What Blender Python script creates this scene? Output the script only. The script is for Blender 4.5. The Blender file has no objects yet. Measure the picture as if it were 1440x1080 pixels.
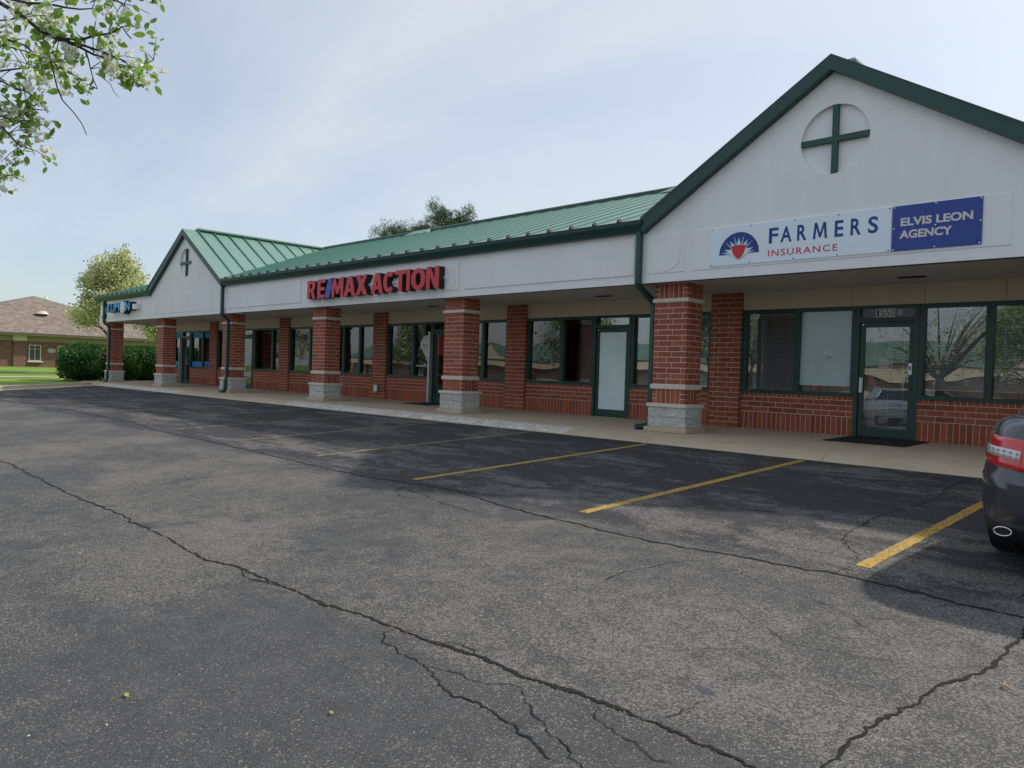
import bpy, bmesh, math, random
import numpy as np
from mathutils import Vector, Matrix, noise
sc = bpy.context.scene
col = sc.collection
R_ = random.Random(7)

# ------------------------------------------------------------------ camera, sky, sun, exposure
cd = bpy.data.cameras.new('camera'); cam = bpy.data.objects.new('camera', cd); col.objects.link(cam)
cd.sensor_width = 36; cd.lens = 36 * 1084.79 / 1440; cd.clip_start = .05; cd.clip_end = 2000
cR = Vector((.7077362, .70580139, .03088469)); cU = Vector((-.03282622, -.01081598, .99940255)); cF = Vector((-.70571376, .70832719, -.01551393))
cam.matrix_world = Matrix(((cR.x, cU.x, -cF.x, 8.374), (cR.y, cU.y, -cF.y, -12.134), (cR.z, cU.z, -cF.z, 1.027), (0, 0, 0, 1)))
sc.camera = cam
SUN = Vector((.455, 1.05, 1.0)).normalized()
SUN_EL = math.asin(SUN.z); SUN_ROT = math.atan2(SUN.x, SUN.y)
w = bpy.data.worlds.new('World'); sc.world = w; w.use_nodes = True
nt = w.node_tree; nt.nodes.clear()
def wn(t, **k):
    n = nt.nodes.new(t)
    for a, b in k.items(): setattr(n, a, b)
    return n
wo = wn('ShaderNodeOutputWorld'); bg = wn('ShaderNodeBackground'); bg.inputs[1].default_value = .1
sky = wn('ShaderNodeTexSky', sky_type='NISHITA', sun_disc=False, sun_elevation=SUN_EL, sun_rotation=SUN_ROT, altitude=200, air_density=1.0, dust_density=1.6, ozone_density=1.4)
tc = wn('ShaderNodeTexCoord')
sep = wn('ShaderNodeSeparateXYZ'); nt.links.new(tc.outputs['Generated'], sep.inputs[0])
# thin high cloud: project the direction onto a flat layer
zc = wn('ShaderNodeMath', operation='MAXIMUM'); zc.inputs[1].default_value = 0; nt.links.new(sep.outputs[2], zc.inputs[0])
za = wn('ShaderNodeMath', operation='ADD'); za.inputs[1].default_value = .16; nt.links.new(zc.outputs[0], za.inputs[0])
dv = wn('ShaderNodeVectorMath', operation='SCALE'); nt.links.new(tc.outputs['Generated'], dv.inputs[0])
iv = wn('ShaderNodeMath', operation='DIVIDE'); iv.inputs[0].default_value = 1; nt.links.new(za.outputs[0], iv.inputs[1]); nt.links.new(iv.outputs[0], dv.inputs['Scale'])
mp = wn('ShaderNodeMapping'); mp.inputs['Scale'].default_value = (.55, 1.3, 0); mp.inputs['Rotation'].default_value = (0, 0, .95); nt.links.new(dv.outputs[0], mp.inputs[0])
n1 = wn('ShaderNodeTexNoise'); n1.inputs['Scale'].default_value = .55; n1.inputs['Detail'].default_value = 7; n1.inputs['Roughness'].default_value = .52; n1.inputs['Distortion'].default_value = .5
nt.links.new(mp.outputs[0], n1.inputs['Vector'])
cr = wn('ShaderNodeMapRange'); cr.inputs[1].default_value = .3; cr.inputs[2].default_value = .72; cr.inputs[3].default_value = .22; cr.inputs[4].default_value = .93
nt.links.new(n1.outputs[0], cr.inputs[0])
# the veil scatters forward: brighter towards the sun
dt = wn('ShaderNodeVectorMath', operation='DOT_PRODUCT'); dt.inputs[1].default_value = SUN; nt.links.new(tc.outputs['Generated'], dt.inputs[0])
m0 = wn('ShaderNodeMath', operation='MAXIMUM'); m0.inputs[1].default_value = 0; nt.links.new(dt.outputs['Value'], m0.inputs[0])
pw = wn('ShaderNodeMath', operation='POWER'); pw.inputs[1].default_value = 7; nt.links.new(m0.outputs[0], pw.inputs[0])
vm = wn('ShaderNodeMath', operation='MULTIPLY_ADD'); vm.inputs[1].default_value = 3.0; vm.inputs[2].default_value = 5.0; nt.links.new(pw.outputs[0], vm.inputs[0])
vc = wn('ShaderNodeVectorMath', operation='SCALE'); vc.inputs[0].default_value = (.935, .985, 1.05); nt.links.new(vm.outputs[0], vc.inputs['Scale'])
mx = wn('ShaderNodeMix', data_type='RGBA'); nt.links.new(cr.outputs[0], mx.inputs[0]); nt.links.new(sky.outputs[0], mx.inputs[6]); nt.links.new(vc.outputs[0], mx.inputs[7])
nt.links.new(mx.outputs[2], bg.inputs[0]); nt.links.new(bg.outputs[0], wo.inputs[0])
sd = bpy.data.lights.new('sun', 'SUN'); sd.energy = 2.4; sd.angle = math.radians(1.5); sd.color = (1, .94, .85)
so = bpy.data.objects.new('sun', sd); col.objects.link(so); so.rotation_euler = SUN.to_track_quat('Z', 'Y').to_euler(); so.location = (20, 40, 40)
sc.view_settings.view_transform = 'Standard'; sc.view_settings.look = 'None'; sc.view_settings.gamma = 1; sc.view_settings.use_curve_mapping = False
sc.view_settings.exposure = .68

# ------------------------------------------------------------------ helpers
def tag(o, label=None, cat=None, group=None, kind=None):
    if label: o['label'] = label
    if cat: o['category'] = cat
    if group: o['group'] = group
    if kind: o['kind'] = kind
    return o
def empty(name, loc=(0, 0, 0), rz=0, parent=None):
    o = bpy.data.objects.new(name, None); col.objects.link(o); o.location = loc; o.rotation_euler = (0, 0, rz); o.empty_display_size = .2
    if parent: o.parent = parent
    return o
def link(name, me, mat=None, parent=None, loc=None):
    o = bpy.data.objects.new(name, me); col.objects.link(o)
    if mat and not me.materials: me.materials.append(mat)
    if parent: o.parent = parent
    if loc is not None: o.location = loc
    return o
def pymesh(name, v, f, smooth=False):
    me = bpy.data.meshes.new(name); me.from_pydata([tuple(p) for p in v], [], f); me.update()
    if smooth: me.polygons.foreach_set('use_smooth', [True] * len(me.polygons))
    return me
BF = [(0, 3, 2, 1), (4, 5, 6, 7), (0, 1, 5, 4), (1, 2, 6, 5), (2, 3, 7, 6), (3, 0, 4, 7)]
class MB:
    def __init__(s): s.v = []; s.f = []
    def box(s, x0, x1, y0, y1, z0, z1):
        n = len(s.v); s.v += [(x0, y0, z0), (x1, y0, z0), (x1, y1, z0), (x0, y1, z0), (x0, y0, z1), (x1, y0, z1), (x1, y1, z1), (x0, y1, z1)]
        s.f += [tuple(i + n for i in q) for q in BF]; return s
    def poly(s, pts, f=None):
        n = len(s.v); s.v += [tuple(p) for p in pts]; s.f += [tuple(i + n for i in q) for q in (f or [tuple(range(len(pts)))])]; return s
    def prism(s, pts, d):   # closed polygon extruded along vector d
        n = len(s.v); k = len(pts); d = Vector(d)
        s.v += [tuple(p) for p in pts] + [tuple(Vector(p) + d) for p in pts]
        s.f += [tuple(n + i for i in reversed(range(k))), tuple(n + k + i for i in range(k))] + [(n + i, n + (i + 1) % k, n + k + (i + 1) % k, n + k + i) for i in range(k)]; return s
    def tube(s, pts, r, n=8, cap=True, sq=None):
        pts = [Vector(p) for p in pts]; rs = r if isinstance(r, (list, tuple)) else [r] * len(pts); base = len(s.v)
        up = Vector((0, 0, 1))
        d0 = (pts[1] - pts[0]).normalized()
        a = d0.cross(up if abs(d0.z) < .9 else Vector((1, 0, 0))).normalized()
        for i, p in enumerate(pts):
            d = ((pts[min(i + 1, len(pts) - 1)] - pts[max(i - 1, 0)])).normalized()
            a = (a - d * a.dot(d)).normalized(); b = d.cross(a)
            for k in range(n):
                t = 2 * math.pi * (k + .5) / n
                s.v.append(tuple(p + (a * math.cos(t) + b * math.sin(t)) * rs[i]))
        for i in range(len(pts) - 1):
            for k in range(n):
                s.f.append((base + i * n + k, base + i * n + (k + 1) % n, base + (i + 1) * n + (k + 1) % n, base + (i + 1) * n + k))
        if cap: s.f.append(tuple(base + k for k in reversed(range(n)))); s.f.append(tuple(base + (len(pts) - 1) * n + k for k in range(n)))
        return s
    def build(s, name, mat, parent=None, smooth=False, loc=None, bevel=0):
        me = pymesh(name, s.v, s.f, smooth)
        bm = bmesh.new(); bm.from_mesh(me); bmesh.ops.recalc_face_normals(bm, faces=bm.faces)
        if bevel: bmesh.ops.bevel(bm, geom=list(bm.edges), offset=bevel, segments=1, affect='EDGES', profile=.7)
        bm.to_mesh(me); bm.free()
        if smooth: me.polygons.foreach_set('use_smooth', [True] * len(me.polygons))
        return link(name, me, mat, parent, loc)
def curve_mesh(name, splines, depth=0, bez=None):
    cu = bpy.data.curves.new(name, 'CURVE'); cu.dimensions = '2D'; cu.fill_mode = 'BOTH'; cu.extrude = depth / 2
    for pts in splines:
        sp = cu.splines.new('POLY'); sp.points.add(len(pts) - 1); sp.use_cyclic_u = True
        for i, (x, y) in enumerate(pts): sp.points[i].co = (x, y, 0, 1)
    return obj_to_mesh(cu, name)
def obj_to_mesh(data, name):
    o = bpy.data.objects.new('tmp', data); col.objects.link(o)
    dg = bpy.context.evaluated_depsgraph_get(); me = bpy.data.meshes.new_from_object(o.evaluated_get(dg)); me.name = name
    bpy.data.objects.remove(o); me.materials.clear(); return me
def text_mesh(s, x0, x1, z0, z1, depth=.004, bold=.0, spacing=1, keep=False):
    cu = bpy.data.curves.new('txt', 'FONT'); cu.body = s; cu.extrude = .1; cu.offset = bold; cu.space_character = spacing; cu.resolution_u = 4
    me = obj_to_mesh(cu, 'lettering')
    v = np.empty(len(me.vertices) * 3); me.vertices.foreach_get('co', v); v = v.reshape(-1, 3)
    mn, mxx = v.min(0), v.max(0)
    v[:, 0] = x0 + (v[:, 0] - mn[0]) / (mxx[0] - mn[0]) * (x1 - x0)
    zz = z0 + (v[:, 1] - mn[1]) / (mxx[1] - mn[1]) * (z1 - z0)
    yy = -(v[:, 2] - mn[2]) / (mxx[2] - mn[2]) * depth
    me.vertices.foreach_set('co', np.stack([v[:, 0], yy, zz], 1).ravel()); me.update()
    return me
def text(name, s, x0, x1, z0, z1, y, mat, parent, **k):
    return link(name, text_mesh(s, x0, x1, z0, z1, **k), mat, parent, (0, y, 0))
def flat_xz(name, splines, y, depth, mat, parent):
    me = curve_mesh(name, splines, depth)
    v = np.empty(len(me.vertices) * 3); me.vertices.foreach_get('co', v); v = v.reshape(-1, 3)
    me.vertices.foreach_set('co', np.stack([v[:, 0], y - v[:, 2], v[:, 1]], 1).ravel()); me.update()
    return link(name, me, mat, parent)
def glyph(ch, x0, x1, z0, z1):
    el = lambda rx, rz, n=36, a0=0., a1=2 * math.pi, end=False: [(.5 + rx * math.cos(a0 + (a1 - a0) * i / (n - (1 if end else 0))), .5 + rz * math.sin(a0 + (a1 - a0) * i / (n - (1 if end else 0)))) for i in range(n)]
    G = {'E': [[(0, 0), (1, 0), (1, .19), (.38, .19), (.38, .41), (.9, .41), (.9, .59), (.38, .59), (.38, .81), (1, .81), (1, 1), (0, 1)]],
         'T': [[(0, 1), (1, 1), (1, .8), (.67, .8), (.67, 0), (.33, 0), (.33, .8), (0, .8)]], 'I': [[(0, 0), (1, 0), (1, 1), (0, 1)]],
         'N': [[(0, 0), (0, 1), (.31, 1), (.70, .42), (.70, 1), (1, 1), (1, 0), (.69, 0), (.30, .58), (.30, 0)]],
         'M': [[(0, 0), (0, 1), (.27, 1), (.5, .50), (.73, 1), (1, 1), (1, 0), (.77, 0), (.77, .56), (.575, .16), (.425, .16), (.23, .56), (.23, 0)]],
         'X': [[(0, 0), (.33, .5), (.02, 1), (.37, 1), (.51, .73), (.65, 1), (.98, 1), (.67, .5), (1, 0), (.65, 0), (.5, .28), (.35, 0)]],
         'A': [[(0, 0), (.33, 1), (.67, 1), (1, 0), (.70, 0), (.64, .20), (.36, .20), (.30, 0)], [(.42, .38), (.58, .38), (.5, .70)]],
         'R': [[(0, 0), (0, 1), (.58, 1), (.8, .97), (.93, .88), (.97, .72), (.93, .56), (.76, .44), (1, 0), (.66, 0), (.47, .39), (.34, .39), (.34, 0)], [(.34, .56), (.5, .56), (.60, .60), (.63, .70), (.60, .79), (.5, .82), (.34, .82)]],
         'O': [el(.5, .5), el(.20, .30)], 'C': [el(.5, .5, 30, .75, 2 * math.pi - .75, True) + el(.19, .29, 24, 2 * math.pi - .75, .75, True)],
         '/': [[(0, 0), (.45, 1), (1, 1), (.55, 0)]]}
    return [[(x0 + a * (x1 - x0), z0 + b * (z1 - z0)) for a, b in sp] for sp in G[ch]]
def circle(cx, cz, r, n=48, a0=0, a1=2 * math.pi, rz=None):
    return [(cx + r * math.cos(a0 + (a1 - a0) * i / n), cz + (rz or r) * math.sin(a0 + (a1 - a0) * i / n)) for i in range(n)]

# ------------------------------------------------------------------ materials
MATS = {}
def mat(name, colr, rough=.7, metal=0, var=0, nscale=3, ndet=5, bump=0, bscale=40, bdist=.01, isl=0, spec=.5, noise2=None, coat=0):
    m = bpy.data.materials.new(name); m.use_nodes = True; t = m.node_tree; b = t.nodes['Principled BSDF']
    b.inputs['Base Color'].default_value = (*colr, 1); b.inputs['Roughness'].default_value = rough; b.inputs['Metallic'].default_value = metal
    b.inputs['Specular IOR Level'].default_value = spec; b.inputs['Coat Weight'].default_value = coat
    c = t.nodes.new('ShaderNodeTexCoord'); src = None
    def mul(prev, fac_socket, lo, hi):
        mr = t.nodes.new('ShaderNodeMapRange'); mr.inputs[3].default_value = lo; mr.inputs[4].default_value = hi; t.links.new(fac_socket, mr.inputs[0])
        sm = t.nodes.new('ShaderNodeVectorMath'); sm.operation = 'SCALE'
        if prev is None: sm.inputs[0].default_value = colr
        else: t.links.new(prev, sm.inputs[0])
        t.links.new(mr.outputs[0], sm.inputs['Scale']); return sm.outputs[0]
    if var:
        g = t.nodes.new('ShaderNodeNewGeometry')
        n = t.nodes.new('ShaderNodeTexNoise'); n.inputs['Scale'].default_value = nscale; n.inputs['Detail'].default_value = ndet
        t.links.new(g.outputs['Position'], n.inputs['Vector']); src = mul(None, n.outputs[0], 1 - var * 2, 1 + var * 2)
    if isl:
        g = t.nodes.new('ShaderNodeNewGeometry'); oi = t.nodes.new('ShaderNodeObjectInfo')
        ad = t.nodes.new('ShaderNodeMath'); ad.operation = 'ADD'; t.links.new(g.outputs['Random Per Island'], ad.inputs[0]); t.links.new(oi.outputs['Random'], ad.inputs[1])
        fr = t.nodes.new('ShaderNodeMath'); fr.operation = 'FRACT'; t.links.new(ad.outputs[0], fr.inputs[0])
        src = mul(src, fr.outputs[0], 1 - isl, 1 + isl)
        hs = t.nodes.new('ShaderNodeHueSaturation'); mr = t.nodes.new('ShaderNodeMapRange'); mr.inputs[3].default_value = 0.5 - isl * .03; mr.inputs[4].default_value = 0.5 + isl * .03
        f2 = t.nodes.new('ShaderNodeMath'); f2.operation = 'MULTIPLY'; f2.inputs[1].default_value = 7.31; t.links.new(fr.outputs[0], f2.inputs[0])
        f3 = t.nodes.new('ShaderNodeMath'); f3.operation = 'FRACT'; t.links.new(f2.outputs[0], f3.inputs[0])
        t.links.new(f3.outputs[0], mr.inputs[0]); t.links.new(mr.outputs[0], hs.inputs['Hue']); t.links.new(src, hs.inputs['Color']); src = hs.outputs[0]
    if src is not None: t.links.new(src, b.inputs['Base Color'])
    if bump:
        g = t.nodes.new('ShaderNodeNewGeometry'); n = t.nodes.new('ShaderNodeTexNoise'); n.inputs['Scale'].default_value = bscale; n.inputs['Detail'].default_value = 4
        t.links.new(g.outputs['Position'], n.inputs['Vector'])
        bp = t.nodes.new('ShaderNodeBump'); bp.inputs['Strength'].default_value = bump; bp.inputs['Distance'].default_value = bdist
        t.links.new(n.outputs[0], bp.inputs['Height']); t.links.new(bp.outputs[0], b.inputs['Normal'])
    MATS[name] = m; return m
BRICK = mat('brick_face', (.33, .088, .047), .82, var=.12, nscale=14, isl=.20, bump=.4, bscale=120, bdist=.004)
MORTAR = mat('mortar', (.68, .57, .47), .95, var=.1, nscale=9, bump=.3, bscale=90)
STONE = mat('limestone', (.66, .60, .52), .85, var=.09, nscale=6, bump=.3, bscale=70)
BLOCK = mat('split_face', (.56, .55, .51), .95, var=.12, nscale=11, bump=.9, bscale=60, bdist=.02, isl=.06)
CONC = mat('concrete', (.52, .42, .295), .9, var=.10, nscale=1.7, ndet=8, bump=.3, bscale=120, isl=.05)
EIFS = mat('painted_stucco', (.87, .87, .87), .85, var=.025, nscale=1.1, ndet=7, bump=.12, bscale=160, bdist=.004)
def streaks(m, amt=.06):
    t = m.node_tree; b = t.nodes['Principled BSDF']; src = b.inputs['Base Color'].links[0].from_socket
    g = t.nodes.new('ShaderNodeNewGeometry'); mp = t.nodes.new('ShaderNodeMapping'); mp.inputs['Scale'].default_value = (1.7, 1.7, .22); t.links.new(g.outputs['Position'], mp.inputs[0])
    n = t.nodes.new('ShaderNodeTexNoise'); n.inputs['Scale'].default_value = 1.4; n.inputs['Detail'].default_value = 8; n.inputs['Roughness'].default_value = .65; t.links.new(mp.outputs[0], n.inputs['Vector'])
    r = t.nodes.new('ShaderNodeMapRange'); r.inputs[1].default_value = .35; r.inputs[2].default_value = .75; r.inputs[3].default_value = 1; r.inputs[4].default_value = 1 - amt * 2; t.links.new(n.outputs[0], r.inputs[0])
    v = t.nodes.new('ShaderNodeVectorMath'); v.operation = 'MULTIPLY'; t.links.new(src, v.inputs[0])
    c = t.nodes.new('ShaderNodeCombineXYZ')
    for i, k in enumerate((1, 1, 1)): t.links.new(r.outputs[0], c.inputs[i])
    t.links.new(c.outputs[0], v.inputs[1]); t.links.new(v.outputs[0], b.inputs['Base Color'])
streaks(EIFS, .04)
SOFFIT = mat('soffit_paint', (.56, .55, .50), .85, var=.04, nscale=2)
PANEL = mat('tan_panel', (.64, .57, .46), .85, var=.03, nscale=2)
GREEN = mat('roof_metal', (.15, .265, .21), .42, metal=.0, var=.05, nscale=.8, spec=.7, isl=.05)
TRIM = mat('dark_green_trim', (.014, .062, .052), .45, var=.05, nscale=2)
SEAM = mat('seam_metal', (.07, .20, .15), .42)
SPOUT = mat('downspout_paint', (.016, .072, .060), .45, var=.07, nscale=3)
FRAME = mat('window_frame_paint', (.012, .060, .044), .4)
DARK = mat('black_rubber', (.012, .012, .013), .8)
SILVER = mat('brushed_aluminium', (.62, .63, .65), .35, metal=.8)
WHITE = mat('white_vinyl', (.8, .8, .8), .6)
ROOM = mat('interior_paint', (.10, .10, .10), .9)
SLAT = mat('blind_slat', (.60, .61, .64), .6)
PALE = mat('pale_shade', (.46, .60, .64), .12, var=.03, nscale=2)
FROST = mat('frosted_film', (.78, .95, .95), .22, var=.06, nscale=2.3)
YELLOW = mat('yellow_paint', (.62, .36, .035), .8)
def glass(name='window_glass', tint=.88, refl=.055):
    m = bpy.data.materials.new(name); m.use_nodes = True; t = m.node_tree; t.nodes.clear()
    o = t.nodes.new('ShaderNodeOutputMaterial'); tr = t.nodes.new('ShaderNodeBsdfTransparent'); gl = t.nodes.new('ShaderNodeBsdfGlossy'); mi = t.nodes.new('ShaderNodeMixShader')
    tr.inputs[0].default_value = (tint, tint * 1.02, tint, 1); gl.inputs['Roughness'].default_value = .0; gl.inputs[0].default_value = (.95, .97, 1, 1)
    fr = t.nodes.new('ShaderNodeFresnel'); fr.inputs[0].default_value = 1.55
    ad = t.nodes.new('ShaderNodeMath'); ad.operation = 'ADD'; ad.inputs[1].default_value = refl; t.links.new(fr.outputs[0], ad.inputs[0])
    g = t.nodes.new('ShaderNodeNewGeometry'); n = t.nodes.new('ShaderNodeTexNoise'); n.inputs['Scale'].default_value = 1.4; n.inputs['Detail'].default_value = 0
    t.links.new(g.outputs['Position'], n.inputs['Vector']); bp = t.nodes.new('ShaderNodeBump'); bp.inputs['Strength'].default_value = .06; bp.inputs['Distance'].default_value = .05
    t.links.new(n.outputs[0], bp.inputs['Height']); t.links.new(bp.outputs[0], gl.inputs['Normal'])
    t.links.new(ad.outputs[0], mi.inputs[0]); t.links.new(tr.outputs[0], mi.inputs[1]); t.links.new(gl.outputs[0], mi.inputs[2]); t.links.new(mi.outputs[0], o.inputs[0])
    return m
GLASS = glass()
def leafmat(name, colr, trans=.35, var=.35, rough=.55):
    m = mat(name, colr, rough, isl=var); t = m.node_tree; b = t.nodes['Principled BSDF']
    o = t.nodes['Material Output']; tl = t.nodes.new('ShaderNodeBsdfTranslucent'); mi = t.nodes.new('ShaderNodeMixShader'); mi.inputs[0].default_value = trans
    s = b.inputs['Base Color'].links[0].from_socket; t.links.new(s, tl.inputs[0])
    t.links.new(b.outputs[0], mi.inputs[1]); t.links.new(tl.outputs[0], mi.inputs[2]); t.links.new(mi.outputs[0], o.inputs[0]); return m
LEAF = leafmat('pear_leaf', (.12, .24, .03))
PEARLEAF = leafmat('fresh_pear_leaf', (.25, .40, .06), .5, .35)
BLOSSOM = leafmat('white_petal', (.90, .90, .80), .45, .06)
YLEAF = leafmat('spring_leaf', (.56, .57, .25), .5, .3)
HLEAF = leafmat('hedge_leaf', (.045, .14, .02), .25, .4)
PLEAF = leafmat('pine_needle', (.06, .11, .035), .2, .4)
BARK = mat('bark', (.06, .045, .035), .95, var=.2, nscale=12, bump=.6, bscale=40)

# asphalt: aggregate, worn patches, sealed stalls
def asphalt():
    m = bpy.data.materials.new('asphalt'); m.use_nodes = True; t = m.node_tree; b = t.nodes['Principled BSDF']
    L = t.links.new; N = t.nodes.new
    g = N('ShaderNodeNewGeometry'); pos = g.outputs['Position']
    def noi(sc_, det=4, rough=.5, vec=None, dist=0):
        n = N('ShaderNodeTexNoise'); n.inputs['Scale'].default_value = sc_; n.inputs['Detail'].default_value = det; n.inputs['Roughness'].default_value = rough; n.inputs['Distortion'].default_value = dist
        L(vec or pos, n.inputs['Vector']); return n.outputs[0]
    def mr(s, a, b_, c, d, smooth=False):
        n = N('ShaderNodeMapRange'); n.inputs[1].default_value = a; n.inputs[2].default_value = b_; n.inputs[3].default_value = c; n.inputs[4].default_value = d
        if smooth: n.interpolation_type = 'SMOOTHSTEP'
        L(s, n.inputs[0]); return n.outputs[0]
    def ma(op, a, b_):
        n = N('ShaderNodeMath'); n.operation = op
        for i, x in enumerate((a, b_)):
            if isinstance(x, (int, float)): n.inputs[i].default_value = x
            else: L(x, n.inputs[i])
        return n.outputs[0]
    sp = N('ShaderNodeSeparateXYZ'); L(pos, sp.inputs[0])
    vo = N('ShaderNodeTexVoronoi'); vo.inputs['Scale'].default_value = 135; L(pos, vo.inputs['Vector'])
    vs = N('ShaderNodeSeparateColor'); L(vo.outputs['Color'], vs.inputs[0])
    vo2 = N('ShaderNodeTexVoronoi'); vo2.inputs['Scale'].default_value = 78; L(pos, vo2.inputs['Vector'])
    vs2 = N('ShaderNodeSeparateColor'); L(vo2.outputs['Color'], vs2.inputs[0])
    st = N('ShaderNodeMapping'); st.inputs['Scale'].default_value = (.35, 1.0, 1); st.inputs['Rotation'].default_value = (0, 0, .06); L(pos, st.inputs[0])
    big = noi(.45, 6, .6, dist=.4); streak = noi(1.5, 7, .66, st.outputs[0], .4); mid = noi(5, 5, .6)
    # stalls: y between the sidewalk and the joint at -6.4
    yj = ma('ADD', sp.outputs[1], ma('MULTIPLY', ma('SUBTRACT', noi(.6, 3), .5), .5))
    stall = mr(yj, -6.75, -6.15, 0, 1, True)
    far = mr(sp.outputs[0], -8, 2, 1, 0, True)
    wear_open = mr(ma('ADD', ma('MULTIPLY', big, .75), ma('MULTIPLY', mid, .25)), .38, .66, .10, .92, True)
    wear_stall = mr(ma('ADD', ma('MULTIPLY', streak, .75), ma('MULTIPLY', mid, .25)), .47, .62, .06, .9, True)
    mixw = N('ShaderNodeMix'); L(stall, mixw.inputs[0]); L(wear_open, mixw.inputs[2]); L(wear_stall, mixw.inputs[3]); wear = mixw.outputs[0]
    # near strip beyond the far joint is greyer and darker
    near = mr(sp.outputs[1], -9.6, -9.25, 1, 0, True)
    wear = ma('MULTIPLY', wear, mr(near, 0, 1, 1, .74))
    # light stones where worn
    thr = ma('SUBTRACT', 1.0, ma('MULTIPLY', wear, .56))
    stone = ma('GREATER_THAN', vs.outputs[0], thr)
    stone2 = ma('GREATER_THAN', vs2.outputs[0], ma('ADD', thr, .10))
    sm = ma('MAXIMUM', stone, ma('MULTIPLY', stone2, .8))
    sc1 = N('ShaderNodeMix'); sc1.data_type = 'RGBA'; L(vs.outputs[1], sc1.inputs[0]); sc1.inputs[6].default_value = (.11, .106, .10, 1); sc1.inputs[7].default_value = (.29, .268, .235, 1)
    bc = N('ShaderNodeMix'); bc.data_type = 'RGBA'; L(stall, bc.inputs[0]); bc.inputs[6].default_value = (.062, .062, .062, 1); bc.inputs[7].default_value = (.033, .033, .036, 1)
    bs = N('ShaderNodeVectorMath'); bs.operation = 'SCALE'; L(bc.outputs[2], bs.inputs[0]); L(mr(ma('ADD', vs.outputs[2], mid), .3, 1.5, .55, 1.5), bs.inputs['Scale'])
    fi = N('ShaderNodeMix'); fi.data_type = 'RGBA'; L(ma('MULTIPLY', sm, .85), fi.inputs[0]); L(bs.outputs[0], fi.inputs[6]); L(sc1.outputs[2], fi.inputs[7])
    # oily stains and smooth filler spots
    stn = mr(noi(1.3, 3, .5, dist=.8), .66, .74, 0, .6, True)
    f2 = N('ShaderNodeMix'); f2.data_type = 'RGBA'; L(stn, f2.inputs[0]); L(fi.outputs[2], f2.inputs[6]); f2.inputs[7].default_value = (.045, .046, .052, 1)
    wv = N('ShaderNodeTexNoise'); wv.inputs['Scale'].default_value = 2.2; wv.inputs['Detail'].default_value = 6; wv.inputs['Roughness'].default_value = .7; L(pos, wv.inputs['Vector'])
    wa = N('ShaderNodeVectorMath'); wa.operation = 'MULTIPLY_ADD'; L(wv.outputs['Color'], wa.inputs[0]); wa.inputs[1].default_value = (.55, .55, 0); L(pos, wa.inputs[2])
    ve = N('ShaderNodeTexVoronoi'); ve.feature = 'DISTANCE_TO_EDGE'; ve.inputs['Scale'].default_value = 1.5; L(wa.outputs[0], ve.inputs['Vector'])
    line = mr(ve.outputs['Distance'], .0, .007, 1, 0); msk = mr(noi(.55, 4, .6), .52, .62, 0, .8, True)
    f3 = N('ShaderNodeMix'); f3.data_type = 'RGBA'; L(ma('MULTIPLY', line, msk), f3.inputs[0]); L(f2.outputs[2], f3.inputs[6]); f3.inputs[7].default_value = (.012, .012, .012, 1)
    sp_ = mr(noi(3.1, 2, .4), .735, .76, 0, .85, True)
    f4 = N('ShaderNodeMix'); f4.data_type = 'RGBA'; L(sp_, f4.inputs[0]); L(f3.outputs[2], f4.inputs[6]); f4.inputs[7].default_value = (.058, .062, .075, 1)
    L(f4.outputs[2], b.inputs['Base Color'])
    b.inputs['Roughness'].default_value = .85; b.inputs['Specular IOR Level'].default_value = .35
    bp = N('ShaderNodeBump'); bp.inputs['Strength'].default_value = .55; bp.inputs['Distance'].default_value = .006
    L(ma('ADD', ma('MULTIPLY', vo.outputs['Distance'], -1.2), noi(180, 2)), bp.inputs['Height']); L(bp.outputs[0], b.inputs['Normal'])
    return m
ASPH = asphalt()
def worn_paint(name, c1, c2, lo=.45, hi=.6, scale=7, edge=30):
    m = mat(name, c1, .85); t = m.node_tree; b = t.nodes['Principled BSDF']; L = t.links.new
    g = t.nodes.new('ShaderNodeNewGeometry'); n = t.nodes.new('ShaderNodeTexNoise'); n.inputs['Scale'].default_value = scale; n.inputs['Detail'].default_value = 8; n.inputs['Roughness'].default_value = .75; L(g.outputs['Position'], n.inputs['Vector'])
    r = t.nodes.new('ShaderNodeMapRange'); r.inputs[1].default_value = lo; r.inputs[2].default_value = hi; L(n.outputs[0], r.inputs[0])
    x = t.nodes.new('ShaderNodeMix'); x.data_type = 'RGBA'; x.inputs[6].default_value = (*c1, 1); x.inputs[7].default_value = (*c2, 1); L(r.outputs[0], x.inputs[0]); L(x.outputs[2], b.inputs['Base Color']); return m
YPAINT = worn_paint('parking_yellow', (.46, .29, .045), (.10, .085, .06), .49, .60, 24)
YOLD = worn_paint('parking_yellow_faded', (.36, .27, .13), (.08, .078, .07), .42, .56, 9)
WPAINT = worn_paint('curb_white', (.66, .65, .61), (.50, .42, .31), .46, .56, 8)
GRASS = mat('grass_ground', (.15, .25, .018), .95, var=.22, nscale=1.1, ndet=9)
CRACK = mat('crack_shadow', (.006, .006, .006), 1)

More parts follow.
